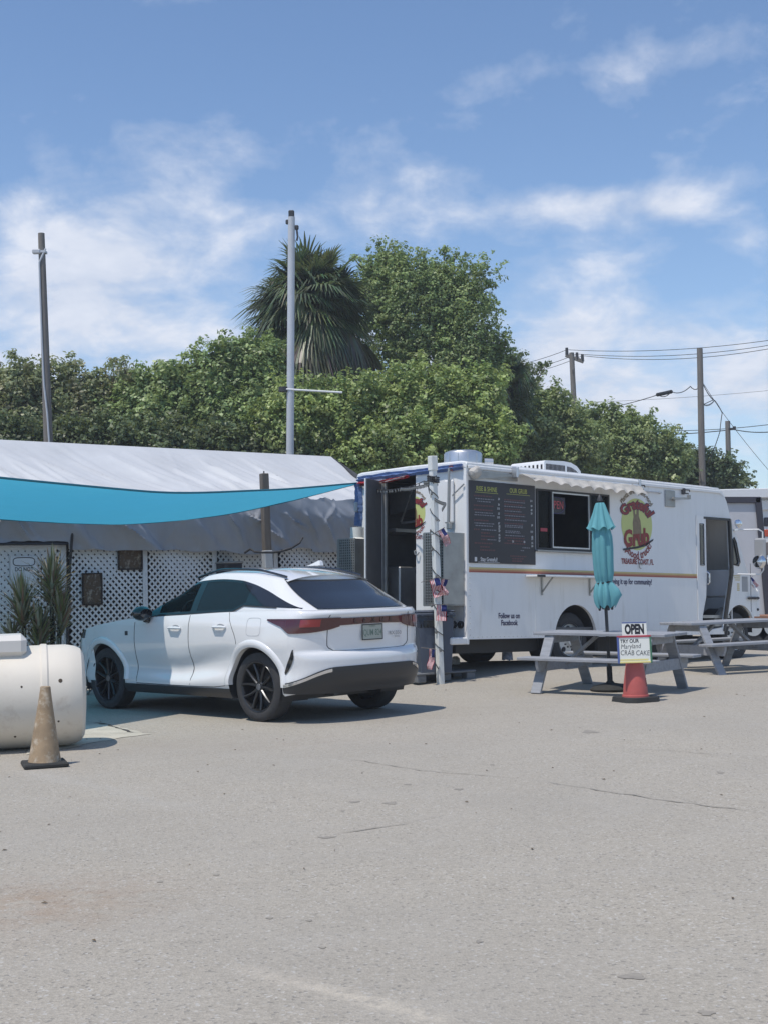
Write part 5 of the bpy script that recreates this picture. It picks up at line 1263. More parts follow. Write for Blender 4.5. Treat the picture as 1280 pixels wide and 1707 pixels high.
for k in range(0, 150, 9):
    p = Vector(P[k]); b.lathe([(0, -.04), (.016, -.03), (.018, -.01), (.010, .01), (0, .012)], 6, Matrix.Translation(p * 1.0 + Vector((p.x * .25, p.y * .25, -.01))))
b.build('light_bulbs', M['bulb'], sl_)
def us_flag(label, mtx, w=.30, h=.20, seed=0, fold=.05):
    w *= .85; h *= .85
    o = thing('small_flag', label, 'flag', mtx=mtx, group='small american flags on the white post'); m = MB(); n = 13; c = 14
    def pt(a, r): return (a * w * (1 - .05 * abs(fbm((a * 3, seed, 1)))), fold * math.sin(a * 7 + seed + r * 1.5) * a + .02 * fbm((a * 3, r * 2, seed)), -r * h - .06 * a * a * h)
    for r in range(n):
        for k in range(c):
            a0, a1 = k / c, (k + 1) / c; canton = (r < 7 and k < 6)
            m.mi = 2 if canton else (0 if r % 2 == 0 else 1)
            m.add([pt(a0, r / n), pt(a1, r / n), pt(a1, (r + 1) / n), pt(a0, (r + 1) / n)], [[0, 1, 2, 3]])
    m.build('cloth', [M['flagred'], M['flagwhite'], M['flagblue']], o, recalc=False, smooth=60)
    s = MB(); s.cyl((0, 0, .02), (0, 0, -h - .12), .005, n=6); s.build('stick', M['polewood'], o); return o
def flag_at(x, y, Y, rot, label, **k):
    p = at(x, y, Y); us_flag(label, Matrix.Translation(p) @ Matrix.Rotation(R(rot[2]), 4, 'Z') @ Matrix.Rotation(R(rot[1]), 4, 'Y') @ Matrix.Rotation(R(rot[0]), 4, 'X'), **k)
PY = pp.y - .12
flag_at(739, 880, PY, (0, 62, 10), 'highest small flag on the white post, drooping to the right', w=.28, h=.11, seed=1)
flag_at(731, 962, PY, (0, 75, 0), 'small folded flag at the middle of the white post, upper of the bunch', w=.30, h=.16, seed=2, fold=.09)
flag_at(746, 966, PY - .02, (0, 100, 25), 'small flag crossing the folded bunch on the white post', w=.26, h=.10, seed=5, fold=.09)
flag_at(744, 1008, PY, (0, 92, 5), 'small flag hanging straight down below the bunch on the white post', w=.26, h=.16, seed=3, fold=.03)
flag_at(724, 1082, PY - .02, (0, 96, -20), 'lowest small flag, left of the white post near the bin', w=.33, h=.09, seed=4)
flag_at(1252, 962, 23.2, (0, 50, -30), 'small flag on a white stick at the truck nose', w=.22, h=.13, seed=6)
b = MB(); p0, p1 = at(1237, 946, 23.3), at(1262, 986, 23.1); b.tube([p0, p0.lerp(p1, .55), p1], .014, 6); tag(b.build('flag_stick', M['white']), 'white rod slanting from the cab mirror to the truck nose', 'rod')
def strand(name, label, pts, r, bulbs=.0, mname='wire', cat='string lights'):
    Q = []
    for a, c, sag in pts:
        n = 14
        for k in range(n): p = Vector(a).lerp(Vector(c), k / n); p.z -= sag * 4 * (k / n) * (1 - k / n); Q.append(p)
    Q.append(Vector(pts[-1][1])); o = thing(name, label, cat, (0, 0, 0)); m = MB(); m.tube(Q, r, 5); m.build('cord', M[mname], o)
    if bulbs:
        m = MB()
        for a, c in zip(Q[:-1], Q[1:]):
            nb = max(1, int((c - a).length / bulbs))
            for k in range(nb): m.lathe([(0, -.05), (.010, -.035), (.011, -.015), (.008, 0), (0, .004)], 5, Matrix.Translation(a.lerp(c, k / nb)))
        m.build('bulbs', M['bulb'], o)
    return o
strand('string_lights', 'upper light string from the blue rail to the white post', [(tw(-.06, 2.25, 2.33), at(706, 802, 18.6), .10), (at(706, 802, 18.6), at(727, 793, 18.1), .03)], .006, .12)
strand('string_lights', 'lower sagging light string across the open rear doorway', [(tw(-.06, 2.2, 2.32), at(668, 813, 19.0), .06), (at(668, 813, 19.0), at(690, 811, 18.6), .01), (at(690, 811, 18.6), at(724, 800, 18.1), .02)], .006, .12)
strand('string_lights', 'short light string dangling to a black socket beside the white post', [(at(712, 794, 18.3), at(714, 813, 18.3), .0), (at(714, 813, 18.3), at(719, 824, 18.2), .02), (at(719, 826, 18.2), at(742, 838, 18.0), .02), (at(742, 838, 18.0), at(736, 848, 18.0), .0)], .007, .10)
b = MB(); b.box(at(719.5, 827, 18.2), (.045, .045, .055), bev=.01); tag(b.build('plug_socket', M['black']), 'small black socket hanging left of the white post', 'socket')
# ------------------------------------------------------------------ bunting on the truck's rear rail
bu = thing('bunting', 'blue and red bunting wrapped along the rear roof rail and corner', 'bunting', mtx=TM)
def swathe(pts, w, mname, name, seed, sagw=.03):
    Q = cr3(pts, 60); rows = []
    for i, p in enumerate(Q):
        a = (Q[min(i + 1, 59)] - Q[max(i - 1, 0)]).normalized(); side_ = Vector((-1, 0, 0)); dn = a.cross(side_).normalized(); row = []
        for k in range(7):
            s = k / 6 - .5; f = .025 * math.sin(s * 9 + seed) + .02 * fbm((i * .2, s * 4, seed)); row.append(p + dn * s * w * (1 + .25 * fbm((i * .13, seed, 0))) + side_ * (.035 + f))
        rows.append(row)
    m = MB(); m.grid(rows); m.build(name, M[mname], bu, recalc=False, smooth=70)
swathe([(-.02, 2.33, 2.41), (-.02, 1.6, 2.43), (-.02, 1.0, 2.425), (-.02, .05, 2.43)], .085, 'blue', 'blue_swathe', 1)
swathe([(-.02, 2.30, 2.36), (-.02, 2.29, 1.9), (-.02, 2.31, 1.70)], .13, 'blue', 'blue_drop', 3)
swathe([(-.04, 2.10, 2.31), (-.05, 1.6, 2.34), (-.04, 1.13, 2.37)], .045, 'redcloth', 'red_swathe', 5)
swathe([(-.05, 2.28, 2.35), (-.055, 2.1, 2.34), (-.05, 1.95, 2.31)], .06, 'redcloth', 'red_knot', 2)
swathe([(-.05, 2.0, 2.30), (-.06, 1.6, 2.33), (-.05, 1.2, 2.38)], .02, 'flagwhite', 'white_band', 7)
b = MB(); b.box((-.06, 2.33, 1.99), (.08, .07, .16), bev=.02); b.build('clamp', M['greypole'], bu)
# ------------------------------------------------------------------ bin on the plastic pallet
pa = thing('plastic_pallet', 'grey plastic pallet under the slate bin', 'pallet', (.60, 18.75, gz(.6, 18.75)), R(33))
b = MB(); b.box((0, 0, .115), (1.0, .80, .03), bev=.008); b.build('deck', M['pallet'], pa)
for x in (-.42, 0, .42):
    for y in (-.32, 0, .32): b = MB(); b.box((x, y, .05), (.15, .14, .10), bev=.01); b.build('foot', M['pallet'], pa)
bn_ = thing('wheelie_bin', 'slate wheeled bin with a clear bag over its rim on the grey pallet', 'bin', (.63, 18.52, gz(.63, 18.6) + .13), R(10))
b = MB(); b.prism([(-.21, 0), (.21, 0), (.255, .78), (-.255, .78)], lambda a, c, t: (a, t * (1 + .2 * c), c), -.22, .22); b.build('body', M['bin'], bn_, smooth=20)
b = MB(); b.box((0, 0, .80), (.56, .56, .06), bev=.02); b.box((0, .02, .845), (.54, .54, .03), bev=.014); b.build('rim', M['bin'], bn_)
b = MB(); b.box((-.05, -.262, .68), (.26, .02, .10), bev=.01); b.build('front_grip', M['black'], bn_)
rows = []
for j in range(7):
    v = j / 6; rows.append([(.10 * 0 + (-.27 + .54 * i / 40), -.287 - .025 * fbm((i * .3, v * 2, 1)) - .02 * math.sin(i * .9) * v, .85 - .22 * v * (1.0 if i < 22 else .45) + .02 * fbm((i * .2, 5, v))) for i in range(41)])
b = MB(); b.grid(rows); b.build('bag_edge', glass_mat('clear_film', (.85, .88, .9), .16), bn_, recalc=False, smooth=60)
for s in (1, -1):
    b = MB(); b.cyl((s * .22, .22, .09), (s * .27, .22, .09), .09, n=18); b.build('wheel', M['rubber'], bn_)
b = MB(); rows = [[(.085 * math.cos(t) * (1 - .3 * z), .06 * math.sin(t) * (1 - .2 * z), z * .34 + .02 * fbm((math.cos(t) * 2, math.sin(t) * 2, z * 4))) for t in [2 * math.pi * k / 20 for k in range(20)]] for z in (0, .2, .5, .8, 1)]
b.grid(rows, closed=True); ck = b.build('hanging_cloth', mat('blue_check_cloth', (.10, .13, .22), .8, var=.6, vscale=28, col2=(.42, .45, .52))); p = at(845, 1100, 19.9); ck.location = p; tag(ck, 'blue and white checked cloth hanging below the truck skirt', 'cloth')
b = MB(); b.box((0, 0, .1), (.14, .1, .2), bev=.04); ck = b.build('white_bottle', M['white']); ck.location = ground_at(761, 1126) + Vector((.0, .3, .08)); tag(ck, 'small white container lying in the shade under the truck tail', 'container')
# ------------------------------------------------------------------ spiky plants in front of the lattice
def spiky(label, x, y, Y, stems):
    base = at(x, y, Y); base.z = 0; o = thing('spiky_plant', label, 'plant', base, group='spiky plants before the lattice')
    cols = []; lf = MB(); dead = MB(); st = MB(); C = []
    for (dx, h, n, L) in stems:
        st.tube([(dx * .3, 0, 0), (dx * .7, .03, h * .5), (dx, 0, h)], [.045, .035, .028], 7)
        for k in range(n):
            a = rng.uniform(0, 6.283); el = R(rng.choice((rng.uniform(50, 88), rng.uniform(20, 80)))); l = L * rng.uniform(.7, 1.1); z0 = h - rng.uniform(0, .38); d = Vector((math.cos(a) * math.cos(el), math.sin(a) * math.cos(el), math.sin(el)))
            s_ = Vector((-math.sin(a), math.cos(a), 0)); p = Vector((dx, 0, z0)); wv = .022; pts = []
            for q in range(4):
                f = q / 3; c = p + d * l * f - Vector((0, 0, .16 * l * f * f * math.cos(el))); pts.append([c - s_ * wv * (1 - f) ** .6, c + Vector((0, 0, -.003)), c + s_ * wv * (1 - f) ** .6])
            lf.grid(pts); C += [rng.choice(((.28, .25, .10), (.36, .30, .13), (.24, .21, .10), (.46, .36, .24), (.38, .20, .14), (.58, .50, .37)))] * 12
        for k in range(int(n * .55)):
            a = rng.uniform(0, 6.283); l = L * rng.uniform(.5, .9); z0 = rng.uniform(.25, .85) * h; p = Vector((dx * .8, 0, z0)); s_ = Vector((-math.sin(a), math.cos(a), 0)); pts = []
            for q in range(4):
                f = q / 3; c = p + Vector((math.cos(a) * .30 * l * math.sin(f * 2.2), math.sin(a) * .30 * l * math.sin(f * 2.2), .1 * f - l * .55 * f * f)); pts.append([c - s_ * .012 * (1 - f * .8), c, c + s_ * .012 * (1 - f * .8)])
            lf.grid(pts); C += [rng.choice(((.45, .36, .24), (.30, .24, .15), (.56, .48, .36), (.20, .16, .11)))] * 12
    st.build('stem', M['bark'], o); f = lf.build('blades', M['frond'], o, recalc=False, smooth=60)
    ca = f.data.color_attributes.new('Col', 'FLOAT_COLOR', 'POINT'); ca.data.foreach_set('color', np.array([(*c, 1) for c in C], dtype=np.float32).ravel())
spiky('tall spiky plant nearer the dark corner cord', 86, 1085, 18.6, [(.02, 1.62, 170, .55), (.14, 1.2, 120, .5), (-.12, 1.0, 110, .45)])
spiky('shorter spiky plant in front of the oval notice', 44, 1085, 18.3, [(-.04, 1.30, 170, .55), (.18, .95, 120, .48), (-.18, .9, 90, .4)])
# dry canes leaning by the car nose
dc = MB()
for k in range(9):
    p = at(124 + 3 * k, 1090, 18.4); p.z = 0; q = p + Vector((rng.uniform(-.1, .5), rng.uniform(-.1, .2), rng.uniform(.3, .75))); dc.tube([p, p.lerp(q, .5) + Vector((.02, 0, .03)), q], [.009, .008, .004], 5)
tag(dc.build('dry_canes', M['polewood']), 'dry canes leaning against the lattice beside the car nose', 'plant stalks')
# ================================================================== TRAILERS BEHIND THE TRUCK
tr_ = thing('travel_trailer', 'grey trailer wall with a broad dark border behind the truck cab', 'trailer', (0, 27.5, 0))
def tp(x, y): p = at(x, y, 27.5); return (p.x, p.z)
pol = [tp(1040, 829), tp(1266, 829), tp(1285, 1046), tp(1040, 1052)]
b = MB(); b.prism(pol, lambda a, c, t: (a, t, c), 0, 2.2); b.build('body', M['rvgrey'], tr_, smooth=20)
b = MB(); e = .13
def bar(p, q, w, nm='trim'):
    m = MB(); m.beam((p[0], -.03, p[1]), (q[0], -.03, q[1]), w, .06, up=(0, 1, 0), bev=.01); m.build(nm, M['rvdark'], tr_)
bar(tp(1040, 833.5), tp(1266, 833.5), .13); bar(tp(1262, 829), tp(1281, 1046), .13)
b = MB(); b.box(((pol[0][0] + pol[2][0]) / 2, .9, .32), (pol[2][0] - pol[0][0] - .3, .12, .2)); b.build('chassis_rail', M['rvdark'], tr_)
for x in (7.0, 7.6, 8.0):
    b = MB(); b.cyl((x, .02, .34), (x, .22, .34), .33, n=24); o = b.build('wheel', M['rubber'], tr_); b = MB(); b.cyl((x, .0, .34), (x, .02, .34), .18, n=20); b.build('rim', M['alu'], o)
mh = thing('motorhome', 'white motorhome with an orange-red band at the right edge behind the grey trailer', 'motorhome', (0, 35, 0))
def mp(x, y): p = at(x, y, 35); return Vector((p.x, 0, p.z))
def slab(y0, y1, mname, nm, x0=1190, x1=1420, dy=0.0, th=2.3):
    a, c = mp(x0, y0), mp(x1, y1); z0 = (mp(x0, y1).z + mp(x1, y1).z) / 2; z1 = (mp(x0, y0).z + mp(x1, y0).z) / 2
    m = MB(); m.box(((a.x + c.x) / 2, th / 2 + dy, (z0 + z1) / 2), (c.x - a.x, th, z1 - z0), bev=.02); return m.build(nm, M[mname], mh)
slab(822, 1046, 'rvwhite', 'body'); slab(814, 830, 'rvwhite', 'roof_cap', dy=-.25, th=2.8); slab(833, 850, 'rvwhite', 'upper_moulding', dy=-.08); slab(882, 894, 'rvred', 'orange_band', dy=-.02); slab(903, 925, 'rvbrown', 'brown_band', dy=-.02); slab(940, 1000, 'rvdark', 'dark_skirt', dy=-.015)
slab(862, 877, 'rvdark', 'window', 1272, 1330, dy=-.03, th=.2); slab(930, 939, 'rvwhite', 'hatch', 1270, 1290, dy=-.03, th=.2)
b = MB(); q = mp(1330, 1046); 
for dx in (-2.0, -.6): b.cyl((q.x + dx, -.05, .36), (q.x + dx, .25, .36), .36, n=22)
b.build('wheels', M['rubber'], mh)
sb_ = MB(); p = at(1270, 1043, 25.5); sb_.box((p.x, p.y, .55), (.5, .4, .22), bev=.02); tag(sb_.build('wooden_crate', mat('reddish_timber', (.33, .17, .11), .8, var=.3, vscale=6)), 'reddish timber block beyond the truck bumper', 'timber block')
# ================================================================== POLES AND WIRES
def pole(label, top, bot, Y, r0, r1, mname, name='utility_pole'):
    a, c = at(*top, Y), at(*bot, Y); d = (a - c) / (a.z - c.z); g_ = c - d * c.z
    o = thing(name, label, 'pole', g_); m = MB(); n = 8
    m.tube([(a - g_) * (k / n) for k in range(n + 1)], [r0 + (r1 - r0) * k / n for k in range(n + 1)], 16); m.build('shaft', M[mname], o); return o, a - g_
o, t = pole('leaning grey wooden pole with a pale cable, far left behind the tarp', (69.5, 389), (81, 730), 28, .13, .07, 'polewood')
m = MB(); m.tube([(-.10, -.06, t.z - .35)] + [(t * (k / 14)) + Vector(((-.045 + .10 * math.exp(-((k - 6) / 3.2) ** 2) * (1 if k < 9 else .4)), -.14 + .004 * k, 0)) for k in range(13, -1, -1)], .022, 6); m.build('pale_cable', M['greypole'], o)
m = MB(); m.box(t * .955 + Vector((-.10, -.06, 0)), (.18, .10, .10), bev=.02); m.box(t * .955 + Vector((0, 0, .0)), (.19, .18, .05)); m.build('cable_clamp', M['greypole'], o)
o, t = pole('tall pale grey pole with a thin white side arm, in front of the palm', (486.5, 362), (484, 760), 27, .085, .072, 'greypole', 'light_pole')
m = MB(); m.box(t + Vector((0, 0, .03)), (.12, .10, .22), bev=.02); m.box(t + Vector((-.09, 0, -.10)), (.07, .06, .10), bev=.02); m.box(t + Vector((.10, 0, -.22)), (.09, .06, .10), bev=.02); m.tube([t + Vector((.10, 0, -.25)), t + Vector((.12, -.02, -.42)), t + Vector((.10, -.02, -.5))], .022, 6); m.build('top_fittings', M['darkmetal'], o)
zz = at(486, 649, 27).z; zc_ = at(571, 655, 27)
m = MB(); m.tube([(.0, -.07, zz), (zc_.x - o.location.x, -.07, zc_.z)], .020, 8); m.build('side_arm', M['white'], o); m = MB(); m.cyl((0, -.02, zz - .05), (0, -.02, zz + .05), .095, n=16); m.build('band', M['darkmetal'], o)
o, t = pole('distant utility pole with a tilted crossarm and insulators', (952, 588), (958, 713), 55, .14, .105, 'polewood')
p0, p1 = at(942, 592, 55) - o.location, at(972, 603, 55) - o.location
m = MB(); m.beam(p0, p1, .12, .14); m.build('crossarm', M['polewood'], o)
for px, py in ((944, 586), (961, 594), (970, 597)):
    q = at(px, py, 55) - o.location; m = MB(); m.cyl(q - Vector((0, 0, .14)), q + Vector((0, 0, .16)), .075, .06, 10); m.build('insulator', M['darkmetal'], o)
m = MB(); m.beam(p0.lerp(p1, .35), Vector((t.x * .93, -.12, t.z - .9)), .03, .03); m.build('arm_brace', M['darkmetal'], o)
pole('tall bare wooden pole right of the crossarm pole', (1165.5, 581), (1170, 808), 45, .135, .10, 'polewood')
o, t = pole('short wooden pole at the right with a stub bracket', (1212, 702), (1215, 826), 48, .12, .09, 'polewood')
m = MB(); q = at(1222, 715, 48) - o.location; m.beam((t.x, -.1, q.z), (q.x, -.1, q.z), .05, .06); m.cyl((q.x, -.1, q.z - .05), (q.x, -.1, q.z + .08), .06, n=8); m.build('bracket', M['darkmetal'], o)
def wire(label, pts, r, sag=0): # pts of (px, py, distance)
    P = [at(*p) for p in pts]; strand('overhead_wire', label, [(a, c, sag) for a, c in zip(P[:-1], P[1:])], r, 0, 'wire', 'wire')
X5 = 55
wire('top power line running from the crossarm pole to the right', [(800, 612, 75), (944, 583, X5), (1330, 560, 48)], 0.0121, .25)
wire('second power line from the crossarm pole', [(800, 622, 75), (961, 590, X5), (1330, 567, 48)], 0.0121, .3)
wire('third power line from the crossarm pole', [(800, 627, 75), (970, 593, X5), (1330, 572, 48)], 0.0121, .35)
wire('cable from the tall bare pole sloping down to the crossarm pole', [(957, 686, X5), (1096, 658, 48), (1118, 653, 47), (1150, 644, 45.5), (1166, 643, 45)], 0.0154, .12)
b = MB(); b.tube([at(1095, 658, 48), at(1107, 655.5, 47.5), at(1118, 653, 47)], .07, 8); tag(b.build('cable_splice', M['wire']), 'thick black splice case on the sloping cable', 'cable splice')
wire('upper of two low cables crossing to the right edge', [(960, 712, X5), (1001, 711.5, 54), (1330, 701, 46)], 0.0132, .25)
wire('lower of two low cables crossing to the right edge', [(960, 722, X5), (1222, 716, 48), (1330, 711, 45)], 0.0176, .15)
wire('faint thin wire above the low cables', [(900, 672, 90), (1330, 646, 80)], 0.0110, .2)
wire('guy wire from the tall bare pole down to the right', [(1172, 640, 45), (1222, 712, 47), (1300, 806, 50)], 0.0088, .05)
strand('string_lights', 'light string dangling from the tall bare pole', [(at(*a), at(*c), s) for a, c, s in (((1172, 642, 45), (1190, 667, 45), .08), ((1172, 674, 45), (1190, 667, 45), .08), ((1190, 667, 45), (1203, 688, 45), -.03), ((1203, 688, 45), (1199, 720, 45), -.04), ((1199, 720, 45), (1180, 770, 45), .05))], .014, .35)
# ================================================================== TREES
def add_col(o, C):
    ca = o.data.color_attributes.new('Col', 'FLOAT_COLOR', 'POINT'); a = np.ones((len(C), 4), dtype=np.float32); a[:, :3] = C; ca.data.foreach_set('color', a.ravel())
nr = np.random.default_rng(11)
def leaf_mesh(name, cen, out_, size, colors, par, mname='leaf', aspect=.6, upb=.45):
    n = len(cen)
    nrm = out_ * .8 + np.array([0, 0, upb]) + nr.normal(0, .42, (n, 3)); nrm /= np.linalg.norm(nrm, axis=1)[:, None]
    t = nr.normal(0, 1, (n, 3)) + np.array([0, 0, -.35]); t -= nrm * (t * nrm).sum(1)[:, None]; t /= np.linalg.norm(t, axis=1)[:, None]; s = np.cross(nrm, t)
    L = size * nr.uniform(.65, 1.25, n)[:, None]; Wd = L * aspect * .5
    v = np.empty((n, 4, 3)); v[:, 0] = cen - t * L * .5; v[:, 1] = cen + s * Wd + nrm * L * .06; v[:, 2] = cen + t * L * .5; v[:, 3] = cen - s * Wd + nrm * L * .06
    me = bpy.data.meshes.new(name); me.vertices.add(n * 4); me.vertices.foreach_set('co', v.ravel().astype(np.float32))
    me.loops.add(n * 4); me.loops.foreach_set('vertex_index', np.arange(n * 4, dtype=np.int32)); me.polygons.add(n)
    me.polygons.foreach_set('loop_start', np.arange(0, n * 4, 4, dtype=np.int32)); me.materials.append(M[mname]); me.update(calc_edges=True); me.validate()
    o = bpy.data.objects.new(name, me); COL.objects.link(o); o.parent = par; add_col(o, np.repeat(colors, 4, 0)); return o
PAL = dict(lime=((.27, .36, .12), (.35, .43, .145), (.17, .245, .09), (.44, .51, .19)), green=((.22, .31, .12), (.27, .36, .14), (.15, .22, .095), (.36, .43, .18)),
           dark=((.11, .155, .075), (.135, .185, .09), (.09, .125, .062), (.18, .21, .10)), olive=((.23, .27, .13), (.28, .31, .15), (.17, .21, .10), (.33, .31, .19)), grey=((.23, .30, .12), (.28, .345, .14), (.18, .24, .10), (.34, .39, .17)))
def tree(label, Y, lobes, pal, n_clusters, per, size, spread=.42, sprigs=(), name='leafy_tree', group='trees behind the tarp shelter', trunk=True, depth=1.0):
    # lobes: (px, py, rx_px, rz_px, dy) ellipsoids at their place in the world
    k = Y / F; L = []; n_clusters = int(n_clusters * 2.3); per = int(per * 1.15); size = size * .62; spread = spread * .62
    for (px, py, rx, rz, dy) in lobes:
        c = at(px, py, Y + dy); f = (Y + dy) / F; L.append((np.array(c), np.array((rx * f, .5 * (rx + rz) * f * depth, rz * f))))
    cx0 = float(np.mean([l[0][0] for l in L])); o = thing(name, label, 'tree', (cx0, Y + .5, 0), group=group); org = np.array((cx0, Y + .5, 0))
    base_L = L; L = []
    for (c, r) in base_L:
        L.append((c, r * .80))
        for _ in range(7):
            e = nr.normal(0, 1, 3); e[1] = -abs(e[1]) * .8; e /= np.linalg.norm(e); L.append((c + r * e * nr.uniform(.55, .85), r * nr.uniform(.28, .50)))
    wts = np.array([l[1][0] * l[1][2] for l in L]) ** .9; wts /= wts.sum(); cs = []; outs = []; 
    idx = nr.choice(len(L), n_clusters, p=wts)
    d = nr.normal(0, 1, (n_clusters, 3)); d /= np.linalg.norm(d, axis=1)[:, None]; d[:, 1] = np.where(d[:, 1] > .35, -d[:, 1], d[:, 1])
    rad = nr.uniform(.45, 1.10, n_clusters) ** .6
    cen = np.array([L[i][0] for i in idx]) + np.array([L[i][1] for i in idx]) * d * rad[:, None] + nr.normal(0, .10, (n_clusters, 3)); out_ = d
    tint = nr.uniform(.55, 1.4, n_clusters); pidx = nr.integers(0, 4, n_clusters)
    for (px, py, r, cnt) in sprigs:
        c = np.array(at(px, py, Y + nr.uniform(-.6, .6))); q = c + nr.normal(0, r * k * .5, (cnt, 3)); cen = np.vstack([cen, q]); out_ = np.vstack([out_, nr.normal(0, .6, (cnt, 3))]); tint = np.concatenate([tint, nr.uniform(.9, 1.3, cnt)]); pidx = np.concatenate([pidx, nr.integers(0, 4, cnt)])
    # loose twigs that break the outline
    for (c, rr) in L:
        for _ in range(13):
            e = nr.normal(0, 1, 3); e[2] = abs(e[2]) + .15; e[1] *= .4; e /= np.linalg.norm(e); p0 = c + rr * e * .93; ln = nr.uniform(.15, .8); dr = e * .6 + np.array((nr.normal(0, .35), nr.normal(0, .2), .35)); dr /= np.linalg.norm(dr); nq = 3 + int(ln * 6)
            q = p0 + dr * (ln * np.linspace(.1, 1, nq))[:, None] + nr.normal(0, .05, (nq, 3)); cen = np.vstack([cen, q]); out_ = np.vstack([out_, np.repeat(e[None], nq, 0)]); tint = np.concatenate([tint, np.full(nq, nr.uniform(.85, 1.35))]); pidx = np.concatenate([pidx, np.full(nq, nr.integers(0, 4))])
    nmain = n_clusters
    N = len(cen); per = int(per * .88); rep = nr.integers(int(per * .6), int(per * 1.4), N); I = np.repeat(np.arange(N), rep)
    rep[nmain:] = np.maximum(6, rep[nmain:] // 3); I = np.repeat(np.arange(N), rep); spn = spread * nr.uniform(.55, 1.3, N); spn[nmain:] *= .62; sp = spn[I][:, None]
    off = nr.normal(0, 1, (len(I), 3)); off /= np.linalg.norm(off, axis=1)[:, None]; off *= nr.uniform(.35, 1, (len(I), 1)) ** .6
    lc = cen[I] + off * sp * np.array((1, 1, .72)); lo = off * .8 + out_[I] * .4
    pc = np.array(PAL[pal]); col = pc[pidx[I]] * .6 + pc[nr.integers(0, 4, len(I))] * .4; col = col * tint[I][:, None] * nr.uniform(.8, 1.2, (len(I), 1))
    leaf_mesh('crown', lc - org, lo, size, np.clip(col, 0, 1), o)
    m = MB()
    if trunk:
        base = Vector((0, 0, 0)); allc = [Vector(tuple(l[0] - org)) for l in L]; mid = sum(allc, Vector()) / len(allc); fork = Vector((mid.x * .3, mid.y * .3 + .2, max(1.2, mid.z * .45)))
        m.tube([base, fork * .5 + Vector((.06, .05, 0)), fork], [.24, .19, .16], 10)
        for c, (cc, rr) in zip(allc[::8], L[::8]):
            q = c + Vector((0, .1, rr[2] * .2)); m.tube([fork, fork.lerp(q, .5) + Vector((rng.uniform(-.2, .2), .1, .1)), q], [.10, .06, .03], 7)
            for _ in range(7):
                e = c + Vector([rr[i] * rng.uniform(-.8, .8) for i in range(3)]); s = fork.lerp(q, rng.uniform(.45, .95)); m.tube([s, s.lerp(e, .55) + Vector((0, 0, .12)), e], [.04, .025, .010], 5)
    for (px, py, r, cnt) in sprigs:
        e = Vector(tuple(np.array(at(px, py, Y)) - org)); j = min(range(len(L)), key=lambda i: (Vector(tuple(L[i][0] - org)) - e).length); s = Vector(tuple(L[j][0] - org)).lerp(e, .35); m.tube([s, s.lerp(e, .6) + Vector((.03, 0, -.06)), e], [.03, .02, .008], 5)
    if m.v: m.build('trunk', M['bark'], o)
    return o
def palm(label, px, py, Y, n, Lb, skirt, rz=1.0, green=((.10, .14, .075), (.14, .18, .095), (.08, .115, .065)), droop=1.0):
    c = at(px, py, Y); o = thing('fan_palm', label, 'palm tree', (c.x, c.y, 0), group='fan palms behind the tarp shelter'); z0 = c.z; V = []; Fc = []; Cc = []
    V2 = []
    def frond(a, el, pet, blade, colr, dead):
        nonlocal V, Fc, Cc
        d = Vector((math.cos(a) * math.cos(el), math.sin(a) * math.cos(el), math.sin(el))); s = Vector((-math.sin(a), math.cos(a), 0)); hub = d * pet; hub.z -= .12 * pet * (1 if el < .8 else .2); hub.z += z0; n_ = s.cross(d) * -1
        tw_ = rng.uniform(-.9, .9); rng_d = rng.uniform(.25, .75); s2 = s * math.cos(tw_) + n_ * math.sin(tw_)
        ns = 34 if not dead else 22
        for i in range(ns):
            f = (i / (ns - 1) - .5) * (4.4 if not dead else 2.6); l = blade * (1 - .13 * abs(f)) * rng.uniform(.85, 1.05); dd = (d * math.cos(f) + s2 * math.sin(f)).normalized(); w = blade * .030 * rng.uniform(.8, 1.2)
            wv = dd.cross(Vector((0, 0, 1)));  wv = wv.normalized() if wv.length > .1 else s; b0 = len(V); cc = [q * rng.uniform(.8, 1.2) for q in colr]
            for q in range(4):
                t = q / 3; p = hub + dd * l * t; g = (rng_d if not dead else 1.1) * droop * l * t ** 2.2 * (.35 + .65 * math.hypot(dd.x, dd.y)); p.z -= g
                ww = w * (1.0 if q == 1 else (.7 if q == 0 else (.8 if q == 2 else .15))); V += [p - wv * ww, p + wv * ww]; Cc += [cc, cc]
            for q in range(3): Fc.append([b0 + 2 * q, b0 + 2 * q + 1, b0 + 2 * q + 3, b0 + 2 * q + 2])
        V2.append((Vector((0, 0, z0 - .1)), hub))
    for k in range(n):
        el = R(rng.uniform(-60, 50)) if k > n * .42 else R(rng.uniform(15, 74)); frond(rng.uniform(0, 6.283), el, rng.uniform(.40, .95) * Lb, Lb * rng.uniform(.75, 1.0), rng.choice(green), False)
    for k in range(skirt): frond(rng.uniform(0, 6.283), R(rng.uniform(-82, -28)), rng.uniform(.55, 1.25) * Lb, Lb * rng.uniform(.6, 1.0), rng.choice(((.13, .12, .08), (.09, .085, .06), (.18, .16, .11))), True)
    m = MB(); m.v = [tuple(Vector((v.x, v.y, z0 + (v.z - z0) * rz))) for v in V]; m.f = Fc; m.m = [0] * len(Fc); f = m.build('fronds', M['frond'], o, recalc=False, smooth=0); add_col(f, np.array(Cc))
    m = MB(); m.tube([(0, .1, 0), (.05, .05, z0 * .5), (0, 0, z0)], [.22, .19, .20], 12)
    for a, h in V2: m.tube([a, a.lerp(h, .5), h], [.022, .015, .010], 4)
    m.build('trunk', M['bark'], o); return o
palm('big shaggy fan palm with a skirt of dead leaves behind the pale pole', 518, 512, 34.5, 190, 1.22, 150, 1.0, droop=1.15)
palm('small fan palm top showing over the left bushes', 225, 652, 36, 22, .62, 0, .9)
palm('fan palm half hidden at the right edge of the big tree', 838, 652, 37.5, 34, .85, 0)
